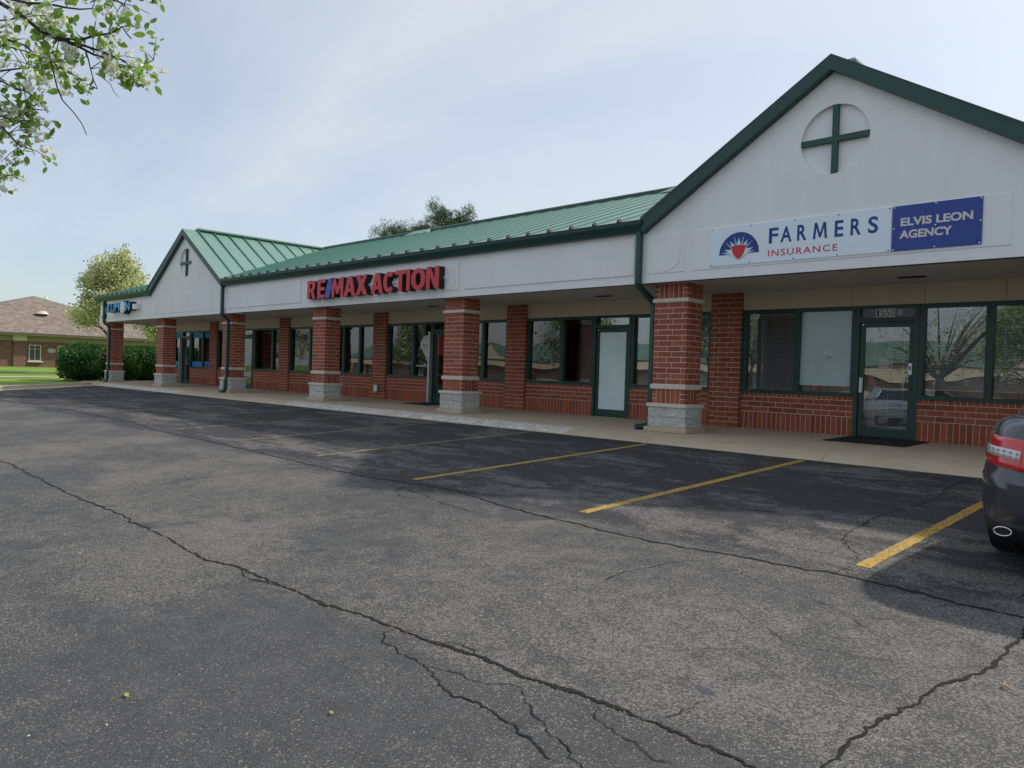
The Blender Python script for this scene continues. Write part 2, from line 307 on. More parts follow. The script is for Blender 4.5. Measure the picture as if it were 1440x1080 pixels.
# ------------------------------------------------------------------ ground
def gz(y):      # height of the lot at y
    if y > -14: return -.13 + .045 * (y + 1.1)
    return -.7105 + .010 * (max(y, -48) + 14)
lot_edge = [(-28.5, -1.02), (-26.7, -5), (-24.5, -10), (-24.2, -12.2), (-110, -12.6), (-112, -18), (-114, -30), (-116, -48), (-120, -75)]
def edge_x(y):
    return float(np.interp(-y, [-p[1] for p in lot_edge], [p[0] for p in lot_edge]))
ys = [-1.02, -5, -10, -12.2, -12.6, -14, -18, -30, -48, -75]
v = []; f = []
for y in ys: v += [(edge_x(y), y, gz(y)), (60, y, gz(y))]
for i in range(len(ys) - 1): f.append((2 * i, 2 * i + 2, 2 * i + 3, 2 * i + 1))
lot = link('parking_lot', pymesh('parking_lot', v, f), ASPH); tag(lot, kind='structure')
# lawn sheet, out to the horizon, lower than the lot where they overlap
def lawn_z(x, y):
    z = -.10 + .35 * min(max((-32 - x) / 26, 0), 1)
    if y < -1: z += max(-(abs(y) - 1) * .012, -.6)
    return z
gx = [-1500, -300, -120, -62, -52, -44, -38, -34, -30.4]; gy = [-75, -48, -30, -18, -12.6, -12.2, -10, -5, -2, -1.02, 3, 12, 30, 120, 1500]
mb = MB(); V = []
for y in gy:
    for x in gx:
        xe = x if x != -30.4 else (min(edge_x(y) - 1.5, -30.4) if y > -1.03 else edge_x(y) - 1.5)
        if y < -12.3: xe = min(xe, edge_x(y) - 1.5 - (0 if x == -30.4 else (-30.4 - x) * .2))
        V.append((xe, y, lawn_z(xe, y) if x > -200 else -.3))
n = len(gx); F_ = [(j * n + i, j * n + i + 1, (j + 1) * n + i + 1, (j + 1) * n + i) for j in range(len(gy) - 1) for i in range(n - 1)]
lawn = link('lawn', pymesh('lawn', V, F_), GRASS); tag(lawn, kind='structure')
g2 = MB().poly([(-30.4, 3, -.16), (1500, 3, -.16), (1500, 1500, -.16), (-30.4, 1500, -.16)]).build('ground', GRASS); tag(g2, kind='structure')
g3 = MB().poly([(-1500, -1500, -1.6), (1500, -1500, -1.6), (1500, -74, -1.06), (-1500, -74, -1.06)]).build('ground', GRASS); tag(g3, kind='structure')
g4 = MB().poly([(59.9, -75, -1.07), (1500, -75, -1.07), (1500, 3, -.17), (59.9, 3, -.17)]).build('ground', GRASS); tag(g4, kind='structure')
# concrete kerb and gutter along the left edge of the lot
v = []; f = []; prof = [(0, .004), (-.55, .02), (-.62, .13), (-.80, .14), (-1.55, .06)]
for k, (x, y) in enumerate(lot_edge[:5]):
    for dx, dz in prof: v.append((x + dx, y, gz(y) + dz))
for k in range(4):
    for j in range(4): f.append((k * 5 + j, k * 5 + j + 1, (k + 1) * 5 + j + 1, (k + 1) * 5 + j))
kb = link('kerb', pymesh('kerb', v, f), CONC); tag(kb, kind='structure')
# garden path crossing the lawn
for x0, wd in ((-38.2, 1.2), (-45.5, .5)):
    p = MB()
    for a, b in zip(gy[5:-3], gy[6:-2]):
        p.poly([(x0, a, lawn_z(x0, a) + .03), (x0 + wd, a, lawn_z(x0 + wd, a) + .03), (x0 + wd, b, lawn_z(x0 + wd, b) + .03), (x0, b, lawn_z(x0, b) + .03)])
    tag(p.build('path', CONC), kind='structure')
# sidewalk of cast slabs
walk = empty('sidewalk'); tag(walk, kind='structure')
prof = [(2.30, .045), (0, .0), (-.70, -.012), (-.84, -.03), (-.98, -.075), (-1.06, -.14), (-1.06, -.22), (2.30, -.22)]
def slab(x0, x1, name='concrete_slab', pr=prof, m=CONC, par=None, off=0):
    mb = MB(); mb.prism([(x0, y, z + off) for y, z in pr], (x1 - x0, 0, 0)); return mb.build(name, m, par or walk)
x = -31.2; L_ = [0]
while x < 13:
    wd = 3.05 if x > -29 else 2.2
    slab(x, min(x + wd - .009, 13)); x += wd
MB().box(-31.2, 13, -.66, 2.28, -.24, -.020).build('joint_filler', mat('joint_dirt', (.10, .085, .065), .95), walk)
def paint_strip(x0, x1):
    pr = [(-.62, -.007), (-.70, -.009), (-.84, -.027), (-.98, -.072), (-1.03, -.110)]
    n = int((x1 - x0) / .12); V = []; F2 = []
    for i in range(n + 1):
        xx = x0 + (x1 - x0) * i / n; j = R_.uniform(-.05, .05)
        for k, (y, z) in enumerate(pr): V.append((xx, y + (j if k == 0 else 0), z + .0))
    for i in range(n):
        for k in range(4): F2.append((i * 5 + k, i * 5 + k + 1, (i + 1) * 5 + k + 1, (i + 1) * 5 + k))
    return link('kerb_paint', pymesh('kerb_paint', V, F2), WPAINT, walk)
paint_strip(-28.2, -19.4); paint_strip(-11.9, -1.2)

# cracks in the asphalt
def jag(pts, step, amp, seed):
    rr = random.Random(seed); out = []
    for a, b in zip(pts[:-1], pts[1:]):
        a = Vector(a); b = Vector(b); L = (b - a).length; n = max(1, int(L / step)); d = (b - a).normalized(); nn = Vector((-d.y, d.x))
        for i in range(n):
            p = a.lerp(b, i / n); q = Vector((p.x * 2.2, p.y * 2.2, seed)); q2 = Vector((p.x * 13, p.y * 13, seed)); q3 = Vector((p.x * 45, p.y * 45, seed))
            out.append(p + nn * (noise.noise(q) * amp * 1.6 + noise.noise(q2) * amp + noise.noise(q3) * amp * .45 + rr.gauss(0, min(step * .16, .006))))
    out.append(Vector(pts[-1])); return out
def crack(pts, wd, seed, step=.05, amp=.035):
    pp = jag(pts, step, amp, seed); V = []; n = len(pp)
    for i, p in enumerate(pp):
        d = (pp[min(i + 1, n - 1)] - pp[max(i - 1, 0)]).normalized(); nn = Vector((-d.y, d.x))
        ww = wd * (.35 + 1.5 * abs(noise.noise(Vector((p.x * 5, p.y * 5, seed + 3)))) + .9 * abs(noise.noise(Vector((p.x * 26, p.y * 26, seed)))) + R_.uniform(-.15, .25)) * min(1, (i + .3) / 4, (n - i) / 4)
        for s in (-1, 1):
            q = p + nn * s * ww * .5; V.append((q.x, q.y, gz(q.y) + .004))
    return V, [(2 * i, 2 * i + 1, 2 * i + 3, 2 * i + 2) for i in range(n - 1)], pp
CR = {
 'A': [(-16, -9.3), (-9, -9.4), (-4.87, -9.41), (-2.93, -9.42), (-1.17, -9.49), (.35, -9.43), (1.5, -9.49), (2.42, -9.54), (2.83, -9.47), (3.54, -9.45), (3.98, -9.44), (4.37, -9.42), (4.69, -9.4), (5.02, -9.38), (5.35, -9.33), (5.65, -9.33), (5.91, -9.3), (6.2, -9.28), (6.4, -9.28), (6.64, -9.26), (6.95, -9.29), (7.4, -9.3)],
 'B': [(-26, -6.2), (-20.19, -6.3), (-16.82, -5.94), (-13.39, -5.98), (-10.52, -5.9), (-7.56, -6.2), (-4.8, -6.26), (-3.51, -6.3), (-1.62, -6.41), (-.09, -6.46), (1.08, -6.33), (1.66, -6.27), (2.82, -6.51), (3.66, -6.59), (4.25, -6.59), (4.73, -6.64), (5.22, -6.56), (5.74, -6.53), (6.1, -6.49), (6.54, -6.48), (6.95, -6.55), (7.31, -6.56), (9, -6.5), (12, -6.55)],
 'C': [(-7.01, -9.4), (-6.71, -8.41), (-6.86, -7.7), (-6.91, -6.96), (-7.42, -6.25)], 'D': [(-1.26, -9.46), (-1.15, -8.73), (-1.3, -7.81), (-1.15, -6.48)],
 'E': [(7.38, -6.6), (7.38, -6.93), (7.37, -7.37), (7.35, -7.64), (7.26, -7.94), (7.22, -8.22), (7.17, -8.46), (7.16, -8.71), (7.14, -8.93), (7.13, -9.11), (7.15, -9.6)],
 'F': [(5.59, -1.24), (5.64, -2.02), (5.74, -2.95), (5.74, -3.47), (5.61, -4.09), (5.64, -4.63), (5.7, -5.22), (5.81, -5.57), (6.05, -5.81), (6.07, -6.01)], 'G': [(6.09, -6.47), (6.13, -6.17)],
 'H': [(5.06, -7.94), (5.01, -7.59), (5.09, -7.18), (5.27, -6.7)], 'I': [(4.71, -9.41), (4.74, -9.5), (4.87, -9.57), (5.24, -9.61), (5.4, -9.64), (5.63, -9.7), (5.8, -9.68), (6.04, -9.73), (6.4, -9.8)],
 'J': [(5.24, -9.61), (5.42, -9.56), (5.61, -9.55), (5.77, -9.45), (6.15, -9.62), (6.34, -9.69), (6.6, -9.8)], 'K': [(6.47, -9.25), (6.5, -9.09), (6.55, -8.89)], 'L': [(6.17, -9.32), (6.26, -9.41), (6.58, -9.53), (6.73, -9.51)],
 'M': [(2.83, -9.47), (3.1, -9.55), (3.54, -9.45)], 'N': [(5.0, -9.38), (5.15, -9.30), (5.35, -9.33)], 'O': [(.2, -6.45), (.5, -6.62), (1.2, -6.6), (1.9, -6.8), (2.8, -6.9)], 'P': [(1.0, -6.33), (1.1, -6.75), (1.6, -6.95), (2.0, -6.7)],
 'Q': [(5.3, -6.75), (5.7, -7.0), (6.4, -7.2), (6.9, -7.6)], 'S': [(5.5, -7.9), (6.0, -7.7), (6.5, -8.0), (7.1, -7.8)], 'T': [(6.5, -7.3), (6.9, -7.1), (7.3, -7.3)], 'U': [(6.0, -8.6), (6.3, -8.3), (6.8, -8.5)], 'W': [(-22, -4.2), (-20, -3.4), (-16, -3.6), (-9, -3.5)], 'X': [(-11.5, -5.9), (-11.3, -9.2)]}
WD = dict(A=.023, B=.030, E=.021, C=.02, D=.012, F=.012, G=.01, H=.007, I=.010, J=.008, K=.006, L=.007, M=.012, N=.008, O=.008, P=.008, Q=.004, S=.004, T=.004, U=.004, W=.016, X=.014)
cv = []; cf = []; grit = []
for i, (k, p) in enumerate(CR.items()):
    step = .022 if k in 'AEIJLKN' else .06
    if k == 'A':   # far stretch coarser
        V, Fc, pp = crack(p[:7], WD[k], i, .08); n = len(cv); cv += V; cf += [tuple(a + n for a in q) for q in Fc]; p = p[6:]
    V, Fc, pp = crack(p, WD[k], i, step, .022 if k in 'AE' else .03); n = len(cv); cv += V; cf += [tuple(a + n for a in q) for q in Fc]
    if k in 'AE': grit += [q for q in pp if R_.random() < .6]
ck = link('cracks', pymesh('cracks', cv, cf), CRACK, lot); tag(ck, kind='stuff')
def pebbles(name, pts, size, m, parent, label=None):
    mb = MB()
    for x, y in pts:
        s = size * R_.uniform(.5, 1.3); z = gz(y) + s * .25; a = R_.uniform(0, 6.28)
        b = [Vector((math.cos(a + t) * s * R_.uniform(.5, 1), math.sin(a + t) * s * R_.uniform(.5, 1), 0)) for t in (0, 2.1, 4.2)]
        c = Vector((x, y, z)); n = len(mb.v); mb.v += [tuple(c + q - Vector((0, 0, s * .3))) for q in b] + [tuple(c + Vector((0, 0, s * .4)))]
        mb.f += [(n, n + 1, n + 3), (n + 1, n + 2, n + 3), (n + 2, n, n + 3)]
    return mb.build(name, m, parent)
tag(pebbles('grit', [(q.x + R_.gauss(0, .020), q.y + R_.gauss(0, .020)) for q in grit for _ in range(5)], .0075, mat('grit_stone', (.30, .25, .18), .9, isl=.4), lot), kind='stuff')
tag(pebbles('debris', [(q.x + R_.gauss(0, .012), q.y + R_.gauss(0, .012)) for q in grit if R_.random() < .12], .012, mat('dry_leaf_bits', (.22, .11, .045), .9, isl=.4), lot), kind='stuff')
# yellow stall lines
def stall_line(x, y0, y1, wd, m):
    n = 60; V = []; F2 = []
    for i in range(n + 1):
        y = y0 + (y1 - y0) * i / n
        for s in (-1, 1): V.append((x + s * wd / 2 + R_.uniform(-.006, .006) * 1.2, y, gz(y) + .0035))
    for i in range(n): F2.append((2 * i, 2 * i + 1, 2 * i + 3, 2 * i + 2))
    return link('stall_line', pymesh('stall_line', V, F2), m, lot)
for k in range(-9, 3):
    x = 3.47 + 2.74 * (k) ; near = k >= -1
    if k == 2: x = 8.93
    stall_line(x - (.02 if k == 1 else 0), -1.15, -6.15 if k > -2 else -5.9, .11 if near else .09, YPAINT if near else YOLD)

# ------------------------------------------------------------------ the strip mall
bld = empty('strip_mall', (0, 0, 0)); tag(bld, 'long single storey brick and white stucco strip mall with green metal roof', 'building')
NB = [0]; BM = {}
def brick(x0, x1, y0, y1, z0, z1, parent, mb, solo):
    j = R_.uniform(-.0015, .0015)
    if solo and NB[0] < 300 and (x1 - x0) > .03:
        key = (round(x1 - x0, 3), round(y1 - y0, 3), round(z1 - z0, 3))
        if key not in BM:
            a, b, c = [k / 2 for k in key]; q = MB().box(-a, a, -b, b, -c, c); me = pymesh('brick', q.v, q.f); me.materials.append(BRICK)
            bm = bmesh.new(); bm.from_mesh(me); bmesh.ops.bevel(bm, geom=list(bm.edges), offset=.0025, segments=1, affect='EDGES'); bm.to_mesh(me); bm.free(); BM[key] = me
        link('brick', BM[key], None, parent, ((x0 + x1) / 2, (y0 + y1) / 2 + j, (z0 + z1) / 2)); NB[0] += 1
    else: mb.box(x0, x1, y0 + j, y1 + j, z0, z1)
J = .0058
def course(xa, xb, z, h, y, off, L, parent, mb, solo, face='front'):
    x = xa - off
    while x < xb - .01:
        a, b = max(x, xa), min(x + L, xb)
        if b - a > .035: brick(a + J, b - J, y, y + .085, z + J, z + h - J, parent, mb, solo)
        x += L
def column(i):
    x0 = -6.1 * i; W, D = .715, .50; ZT = 2.75; big = i <= 0
    c = MB().box(x0 + .004, x0 + W - .004, .004, D - .004, .0, ZT).build('column', MORTAR, bld)
    mb = MB()
    def ring(z, h, k):     # one running course round the pier, corner bricks lap
        A = k % 2
        fr = [(0, .105), (.105, .41), (.41, W)] if A else [(0, .305), (.305, .61), (.61, W)]
        sd = [(.085, .39), (.39, D)] if A else [(0, .305), (.305, D)]
        for a, b in fr:
            last = b == W
            if not A and last: continue
            brick(x0 + a + (0 if a == 0 else J), x0 + b - (0 if last else J), 0, .085 - J, z + J, z + h - J, c, mb, big)
        if not A: brick(x0 + .61 + J, x0 + W, 0, .305 - J, z + J, z + h - J, c, mb, big)
        for a, b in (sd if A else sd[1:]): brick(x0 + W - .085, x0 + W, a + J, b - (0 if b == D else J), z + J, z + h - J, c, mb, big)
        for a, b in sd: mb.box(x0, x0 + .085, a + J + .09, b - J, z + J, z + h - J)
        for a, b in ((.085, .39), (.39, W - .09)): mb.box(x0 + a + J, x0 + b - J, D - .085, D, z + J, z + h - J)
    def soldier(z, h):
        n = 3 if h > .2 else 2
        for q in range(n):
            zz = z + h * q / n; hh = h / n
            brick(x0, x0 + .10 - J, 0, .1, zz + J, zz + hh - J, c, mb, big); brick(x0 + W - .10 + J, x0 + W, 0, .1, zz + J, zz + hh - J, c, mb, big)
            mb.box(x0 + W - .1, x0 + W, D - .1, D, zz + J, zz + hh - J)
        k = 5; s = (W - .2) / k
        for q in range(k): brick(x0 + .1 + s * q + J, x0 + .1 + s * (q + 1) - J, 0, .085, z + J, z + h - J, c, mb, big); mb.box(x0 + .1 + s * q + J, x0 + .1 + s * (q + 1) - J, D - .085, D, z + J, z + h - J)
        k = 3; s = (D - .2) / k
        for q in range(k): brick(x0 + W - .085, x0 + W, .1 + s * q + J, .1 + s * (q + 1) - J, z + J, z + h - J, c, mb, big); mb.box(x0, x0 + .085, .1 + s * q + J, .1 + s * (q + 1) - J, z + J, z + h - J)
    soldier(.53, .27)
    for k in range(15): ring(.89 + .1007 * k, .1007, k)
    soldier(2.475, .275)
    tag(mb.build('brickwork', BRICK, c), kind='stuff')
    for z0, z1, o in ((.80, .885, .028), (2.405, 2.475, .028), (.465, .53, .073)):
        MB().box(x0 - o, x0 + W + o, -o, D + o, z0, z1).build('stone_cap' if o > .05 else 'stone_band', STONE, c, bevel=.006)
    MB().box(x0 - .10, x0 + W + .10, -.10, D + .10, .0, .09).build('footing', CONC, c, bevel=.012)
    # split face blocks: two courses
    def blk(x_0, x_1, y_0, y_1, z_0, z_1):
        bm = bmesh.new(); bmesh.ops.create_cube(bm, size=1)
        bmesh.ops.subdivide_edges(bm, edges=bm.edges, cuts=10, use_grid_fill=True)
        cx, cy, cz = (x_0 + x_1) / 2, (y_0 + y_1) / 2, (z_0 + z_1) / 2
        for vv in bm.verts:
            p = vv.co; q = Vector((cx + p.x * (x_1 - x_0), cy + p.y * (y_1 - y_0), cz + p.z * (z_1 - z_0)))
            e = max(abs(p.x), abs(p.z)) if abs(p.y) > .49 else max(abs(p.y), abs(p.z))
            am = .022 if e < .45 else .004
            d = noise.noise(q * 15) * am + noise.noise(q * 42) * am * .9 + (.008 if e < .45 else 0)
            s = Vector((math.copysign(1, p.x) if abs(p.x) > .49 else 0, math.copysign(1, p.y) if abs(p.y) > .49 else 0, 0))
            vv.co = q + s * d
        me = bpy.data.meshes.new('split_face_block'); bm.to_mesh(me); bm.free(); link('split_face_block', me, BLOCK, c)
    o = .04
    for r in range(2):
        z0 = .09 + .1875 * r; z1 = z0 + .1875; m_ = .39 if r else .33
        xm = x0 - o + m_
        blk(x0 - o, xm - .002, -o, D + o, z0 + .002, z1 - .002); blk(xm + .002, x0 + W + o, -o, D + o, z0 + .002, z1 - .002)
    return c
cols = {i: column(i) for i in (0, 1, 2, 3, 4, 5, -1)}
# ---- storefront wall
YW = 2.32; ZF = .04; ZS = .78; ZH = 2.43; ZC = 2.79
def knee(xa, xb, solo=False, endl=False, endr=False):
    c = MB().box(xa + .004, xb - .004, YW + .005, YW + .2, .0, ZS - .005).build('brick_wall', MORTAR, bld); mb = MB()
    n = max(1, round((xb - xa) / .1)); s = (xb - xa) / n
    for q in range(n):
        brick(xa + s * q + J, xa + s * (q + 1) - J, YW, YW + .085, .69 + J, ZS - J, c, mb, False)
        brick(xa + s * q + J, xa + s * (q + 1) - J, YW, YW + .085, ZF + J, .39 - J, c, mb, solo)
    for k in range(3): course(xa, xb, .39 + .1 * k, .1, YW, .15 if k % 2 else 0, .305, c, mb, solo)
    tag(mb.build('brickwork', BRICK, c), kind='stuff')
def pil(xa, xb, solo=False):
    c = MB().box(xa + .006, xb - .006, YW - .056, YW + .2, 0, ZC - .002).build('brick_wall', MORTAR, bld); mb = MB(); n = 27; h = (ZC - ZF) / n
    for k in range(n): course(xa, xb, ZF + h * k, h, YW - .06, .1 if k % 2 else .2, .305, c, mb, solo and k > 3)
    tag(mb.build('brickwork', BRICK, c), kind='stuff')
pil(-.14, .56, True); knee(.56, 2.82, True); knee(3.90, 5.96, True)
for i in (-1, 1, 2, 3, 4): pil(-6.1 * i - .14, -6.1 * i + .56)
knee(-5.54, -3.32); knee(-2.22, -.14); knee(-11.64, -9.42); knee(-8.36, -6.24); knee(-17.74, -12.34); knee(-23.84, -21.75); knee(-20.6, -18.44); knee(-30.2, -27.6); knee(-26.68, -24.54); knee(6.66, 12.9)
MB().box(-30.2, -29.0, YW + .0, YW + .2, ZS, ZH).build('end_wall', MORTAR, bld)
e = MB(); mbx = MB().box(-30.2, -29.0, YW, YW + .2, ZS, ZC).build('brick_wall', MORTAR, bld); mb = MB()
for k in range(20): course(-30.2, -29.0, ZS + .1 * k, .1, YW - .012, .15 * (k % 2), .305, mbx, mb, False)
tag(mb.build('brickwork', BRICK, mbx), kind='stuff')
x = -30.2
while x < 13:
    MB().box(x + .004, min(x + 1.22, 13) - .004, YW + .02, YW + .06, ZH, ZC).build('header_panel', PANEL, bld); x += 1.22
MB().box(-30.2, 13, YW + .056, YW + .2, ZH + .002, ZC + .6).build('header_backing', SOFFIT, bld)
# outer shell
MB().box(-30.2, -30.0, YW + .2, 11.2, -.15, 3.8).box(12.9, 13.1, YW - 2.3, 11.2, -.15, 3.8).box(-30.2, 13.1, 11.0, 11.2, -.15, 3.8).build('rear_wall', PANEL, bld)
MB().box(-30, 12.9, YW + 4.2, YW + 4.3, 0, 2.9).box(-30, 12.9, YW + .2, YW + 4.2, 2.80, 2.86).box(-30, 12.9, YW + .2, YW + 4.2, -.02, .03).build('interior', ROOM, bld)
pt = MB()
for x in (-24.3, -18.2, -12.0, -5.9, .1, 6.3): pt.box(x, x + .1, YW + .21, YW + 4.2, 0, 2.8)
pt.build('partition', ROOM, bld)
# ---- windows and doors
def window(x0, x1, mull, z0=ZS, z1=ZH, blind=None, panes=None):
    fr = MB(); yb = YW + .01; yf = YW + .14
    fr.box(x0, x1, yb, yf, z0, z0 + .06).box(x0, x1, yb, yf, z1 - .07, z1)
    xs = [x0] + list(mull) + [x1]; t = .055
    for k, x in enumerate(xs):
        a = x if k == 0 else x - t; b = x + t * 1.4 if k == 0 else (x + t if k < len(xs) - 1 else x)
        if k == len(xs) - 1: a = x - t * 1.4
        fr.box(a, b, yb, yf, z0 + .06, z1 - .07)
    fr.box(x0 - .0, x1 + .0, YW - .03, YW + .01, z0 - .012, z0 + .018)
    o = fr.build('window', FRAME, bld)
    for k in range(len(xs) - 1):
        a = xs[k] + t * (1.4 if k == 0 else 1); b = xs[k + 1] - t * (1.4 if k == len(xs) - 2 else 1)
        MB().box(a, b, YW + .085, YW + .091, z0 + .06, z1 - .07).build('pane', GLASS, o)
        kind = (blind or {}).get(k)
        if kind: add_blind(o, a, b, z0 + .07, z1 - .08, kind)
    return o
def add_blind(o, a, b, z0, z1, kind):
    y = YW + .19
    if kind in ('pale', 'frost'):
        zb = z0 + (.10 if kind == 'pale' else 0)
        yy = YW + .077 if kind == 'pale' else y
        MB().box(a, b, yy, yy + .004, zb, z1).build('window_shade', PALE if kind == 'pale' else FROST, o)
        s = MB()
        for q in (.16, .5, .86): s.box(a + (b - a) * q, a + (b - a) * q + .004, y - .004, y, zb, z1)
        s.build('cord', SLAT, o); return
    lo = z0 + (.10 if kind == 'raised' else .0); n = int((z1 - lo) / .026); mb = MB(); tl = .006 if kind == 'open' else .0105
    for k in range(n):
        z = lo + .026 * (k + .5)
        mb.poly([(a + .01, y - .011, z - tl), (b - .01, y - .011, z - tl), (b - .01, y + .011, z + tl), (a + .01, y + .011, z + tl)])
    tag(mb.build('blind', SLAT, o), kind='stuff')
    MB().box(a + .005, b - .005, y - .02, y + .02, z1 - .03, z1 + .005).build('blind_rail', WHITE, o)
    s = MB()
    for q in (.15, .5, .85): s.box(a + (b - a) * q, a + (b - a) * q + .006, y - .016, y - .013, lo, z1)
    s.box(a + .01, b - .01, y - .012, y + .012, lo - .015, lo)
    s.build('cord', WHITE, o)
def door(x0, x1, film=None, swing=0, edge=False, lbl=None):
    fr = MB(); yb = YW + .0; yf = YW + .14; ZD = 2.135
    fr.box(x0, x0 + .07, yb, yf, ZF, ZH).box(x1 - .07, x1, yb, yf, ZF, ZH).box(x0 + .07, x1 - .07, yb, yf, ZH - .05, ZH).box(x0 + .07, x1 - .07, yb, yf, ZD, ZD + .07).box(x0 + .07, x1 - .07, yb + .01, yf, ZF - .03, ZF + .012)
    o = fr.build('door_frame', FRAME, bld)
    MB().box(x0 + .07, x1 - .07, YW + .085, YW + .091, ZD + .07, ZH - .05).build('transom_pane', GLASS, o)
    leaf = MB(); a, b = x0 + .075, x1 - .075; y0 = YW + .035; y1 = YW + .08
    leaf.box(a, a + .085, y0, y1, ZF + .02, ZD - .006).box(b - .085, b, y0, y1, ZF + .02, ZD - .006).box(a + .085, b - .085, y0, y1, ZF + .02, ZF + .17).box(a + .085, b - .085, y0, y1, ZD - .10, ZD - .006)
    d = leaf.build('door', FRAME, bld); 
    MB().box(a + .085, b - .085, YW + .055, YW + .061, ZF + .17, ZD - .10).build('door_glass', GLASS, d)
    if film: MB().box(a + .09, b - .09, YW + .050, YW + .054, ZF + .175, ZD - .105).build('door_film', film, d)
    # pull handle and threshold
    h = MB().tube([(b - .05, y0, 1.17), (b - .06, y0 - .055, 1.16), (b - .145, y0 - .055, 1.15), (b - .155, y0 - .055, 1.05), (b - .145, y0 - .055, .95), (b - .06, y0 - .055, .94), (b - .05, y0, .93)], .011, 8)
    if film is FROST:
        h = MB().tube([(a + .04, y0, 1.1), (a + .05, y0 - .05, 1.09), (a + .1, y0 - .05, 1.06), (a + .11, y0 - .05, .96), (a + .1, y0 - .05, .86), (a + .05, y0 - .05, .83), (a + .04, y0, .82)], .010, 8)
    h.build('handle', SILVER if film is not FROST else TRIM, d, smooth=True)
    MB().box(a + .03, a + .06, y0 - .012, y0, ZD - .06, ZD - .04).build('closer_cap', SILVER, d)
    if edge: MB().box(x0 - .035, x0 + .05, YW - .12, YW + .0, ZF + .0, ZD).build('edge_trim', SILVER, d)
    return d, o
wA = window(.56, 2.82, [1.71], blind={0: 'half', 1: 'pale'}); dA, fA = door(2.82, 3.90); wB = window(3.90, 5.96, [4.965], blind={0: 'raised', 1: 'raised'})
add_blind(dA, 3.0, 3.72, .25, 2.06, 'open')
window(-5.54, -3.32, [-4.34], blind={0: 'closed', 1: 'open'}); dE, fE = door(-3.32, -2.22, FROST); window(-2.22, -.14, [-1.18], blind={0: 'open', 1: 'closed'})
window(-11.64, -9.42, [-10.34], blind={1: 'closed'}); dR, fR = door(-9.42, -8.36, edge=True); window(-8.36, -6.24, [-7.22])
window(-17.74, -12.34, [-16.33, -15.2, -14.15, -13.2], blind={3: 'closed'})
window(-23.84, -21.75, [-22.8]); door(-21.75, -20.65); window(-20.6, -18.44, [-19.1], blind={0: 'closed'})
window(-29.0, -27.62, [-28.6]); dK, fK = door(-27.62, -26.72, edge=True); wK = window(-26.68, -24.54, [-25.4])
window(6.66, 12.9, [7.7, 8.7, 9.7, 10.7, 11.8])
CYAN = mat('cyan_film', (.02, .27, .62), .6)
for a, b in ((-28.52, -27.72), (-26.58, -25.48), (-25.32, -24.64)):
    for z0, z1 in ((.84, 1.06), (2.12, 2.34)): MB().box(a, b, YW + .076, YW + .082, z0, z1).build('window_film', CYAN, wK)
text('decal_lettering', 'KUMON', -25.2, -24.75, .87, .99, YW + .074, mat('navy_print', (.01, .03, .16), .6), wK, depth=.002, bold=.02)
# storefront decals
DV = mat('decal_vinyl', (.72, .74, .74), .7)
yd = YW + .07
fd = [(2.04, 1.12, 2.57, 1.66)]
def frame_rect(x0, z0, x1, z1, t): return [[(x0, z0), (x1, z0), (x1, z1), (x0, z1)], [(x0 + t, z0 + t), (x1 - t, z0 + t), (x1 - t, z1 - t), (x0 + t, z1 - t)]]
flat_xz('window_decal', frame_rect(2.05, 1.12, 2.58, 1.66, .012), yd, .002, DV, wA)
def rays(cx, cz, r, r0, a0, a1, n, wide):
    out = []
    for k in range(n):
        a = a0 + (a1 - a0) * k / (n - 1)
        out.append([(cx + r0 * math.cos(a - wide), cz + r0 * math.sin(a - wide)), (cx + r * math.cos(a), cz + r * math.sin(a)), (cx + r0 * math.cos(a + wide), cz + r0 * math.sin(a + wide))])
    return out
flat_xz('window_decal', [circle(2.31, 1.535, .095, 24, 0, math.pi)], yd, .0015, DV, wA)
flat_xz('window_decal', rays(2.31, 1.535, .09, .03, .25, math.pi - .25, 5, .2), yd - .002, .001, SLAT, wA)
text('decal_lettering', 'FARMERS', 2.08, 2.55, 1.46, 1.52, yd, DV, wA, depth=.002, bold=.01, spacing=1.15)
text('decal_lettering', 'INSURANCE', 2.15, 2.48, 1.41, 1.445, yd, DV, wA, depth=.002, spacing=1.1)
for k, (s, x1) in enumerate((('ELVIS', 2.20), ('LEON', 2.19), ('AGENCY', 2.28))): text('decal_lettering', s, 2.07, x1, 1.28 - .062 * k, 1.325 - .062 * k, yd, DV, wA, depth=.002, bold=.01)
# door notice
flat_xz('door_notice', frame_rect(3.22, 1.28, 3.46, 1.51, .01), YW + .05, .002, DV, dA)
nl = MB()
for k in range(8): nl.box(3.24, 3.24 + R_.uniform(.12, .2), YW + .049, YW + .051, 1.475 - .024 * k, 1.485 - .024 * k)
nl.build('notice_print', DV, dA)
MB().box(3.735, 3.80, YW + .02, YW + .036, 1.19, 1.40).build('lock_plate', SILVER, dA, bevel=.004)
MB().box(3.755, 3.78, YW + .008, YW + .022, 1.28, 1.34).build('lock', TRIM, dA)
MB().box(2.915, 2.97, YW - .01, YW + .035, .85, 1.12).build('mail_slot', WHITE, dA, bevel=.008)
